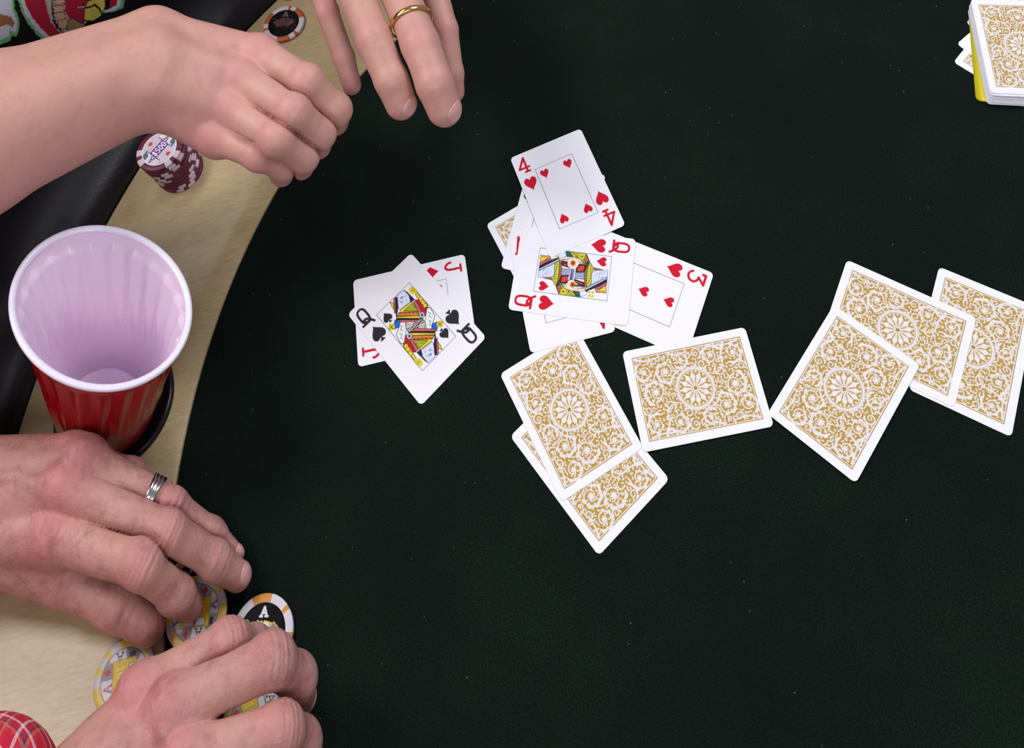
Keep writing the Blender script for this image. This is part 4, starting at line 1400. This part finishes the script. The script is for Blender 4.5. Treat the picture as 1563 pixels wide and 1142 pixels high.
cv.poly(pp((120, 8), (126, -2), (156, -6), (158, 6), (152, 22), (136, 30), (120, 28)), PYL, PBK, 1.4)
cv.poly(pp((132, 12), (146, 8), (150, 16), (142, 26), (132, 24)), (184, 178, 88))
cv.line(pp((116, 2), (122, 8), (132, 8), (140, 5), (150, 14), (151, 24)), 2.0, PBK)
cv.line(pp((108, 6), (120, 6)), 1.4, (170, 160, 180))
cv.poly(pp((160, -10), (166, -10), (164, 12), (157, 14)), PBK)
# outlined shape at the picture's edge
cv.poly(pp((-30, -10), (6, -10), (7, 8), (15, 22), (16, 40), (12, 50), (4, 48), (2, 56), (-30, 66)), GRN)
cv.poly(pp((-30, -8), (3, -8), (4, 9), (11, 24), (12, 38), (9, 44), (3, 40), (1, 34), (0, 48), (-30, 60)), PWH)
cv.poly(pp((-30, 10), (0, 18), (8, 28), (5, 35), (-4, 30), (-30, 40)), (150, 96, 66))
gu = np.arange(-PW / 2 + 2, PW / 2 - 2, 1.0); gz = np.arange(-PH / 2 + 2, PH / 2 - 2, 1.0)
GU, GZ = np.meshgrid(gu, gz)
Q = T0 + side * (GU.ravel() + u0)[:, None] + np.array([0, 0, 1.0]) * (GZ.ravel() + z0)[:, None]
lo_, hi_ = np.full(len(Q), 690.0), np.full(len(Q), 860.0)
for _ in range(16):
    md = (lo_ + hi_) / 2
    ins = fd1.sample(Q + out * md[:, None]) < 0
    hi_ = np.where(ins, md, hi_); lo_ = np.where(ins, lo_, md)
P_ = folds1(Q + out * lo_[:, None]) - out * .8
id_ = np.arange(GU.size).reshape(GU.shape)
F = np.c_[id_[:-1, :-1].ravel(), id_[:-1, 1:].ravel(), id_[1:, 1:].ravel(), id_[1:, :-1].ravel()]
keep = (lo_ < 850)[F].all(1) & (np.abs(cv.sample(GU.ravel(), GZ.ravel(), 0) - lin((30, 25, 31))).sum(1) > .004)[F].any(1)
link('chest_print', fast_mesh('chest_print', P_ - base1, F[keep], True, vcol=cv.sample(GU.ravel(), GZ.ravel(), 0), local=True), p1, [M['shirt_print']])

# ---- second player
base2 = fpt(960, 195, -760)
p2, body2 = make_person(base2, 'person with weathered hands and a plaid shirt gathering yellow chips', [hand_c, hand_d], M['skin_ruddy'])
ring_on(hand_c['fingers'][2], .78, 12.2, 3.2, .75, M['silver'], 'band of crossed silver strands on the older left hand', strands=[(-1.8, .9), (-.6, -.9), (.6, .9), (1.8, -.8)])
out2 = unit(fpt(1, 195, 0) - T0); side2 = np.array([-out2[1], out2[0], 0])


def tq(rho, s_, z): return T0 + out2 * rho + side2 * s_ + np.array([0, 0, z])


prims = []
for s_ in (-95, -30, 30, 95):
    prims += [(tq(880, s_, -170), tq(880, s_, 100), 118, 112), (tq(880, s_, 100), tq(900, s_ * 1.2, 330), 112, 92)]
prims += [(tq(900, -60, 340), tq(905, -180, 350), 84, 66), (tq(900, 60, 340), tq(905, 180, 350), 84, 66)]
cuff = at(-22, 1238, 62)
prims += [(cuff, at(-150, 1420, 90), 41, 52), (at(-150, 1420, 90), tq(905, 190, 345), 52, 66), (at(-440, 760, 80), tq(905, -190, 345), 50, 66)]
V, F = soft_field(prims, 5.0, 30).nets()
link('shirt', fast_mesh('shirt', V - base2, F, True, local=True), p2, [M['plaid']])
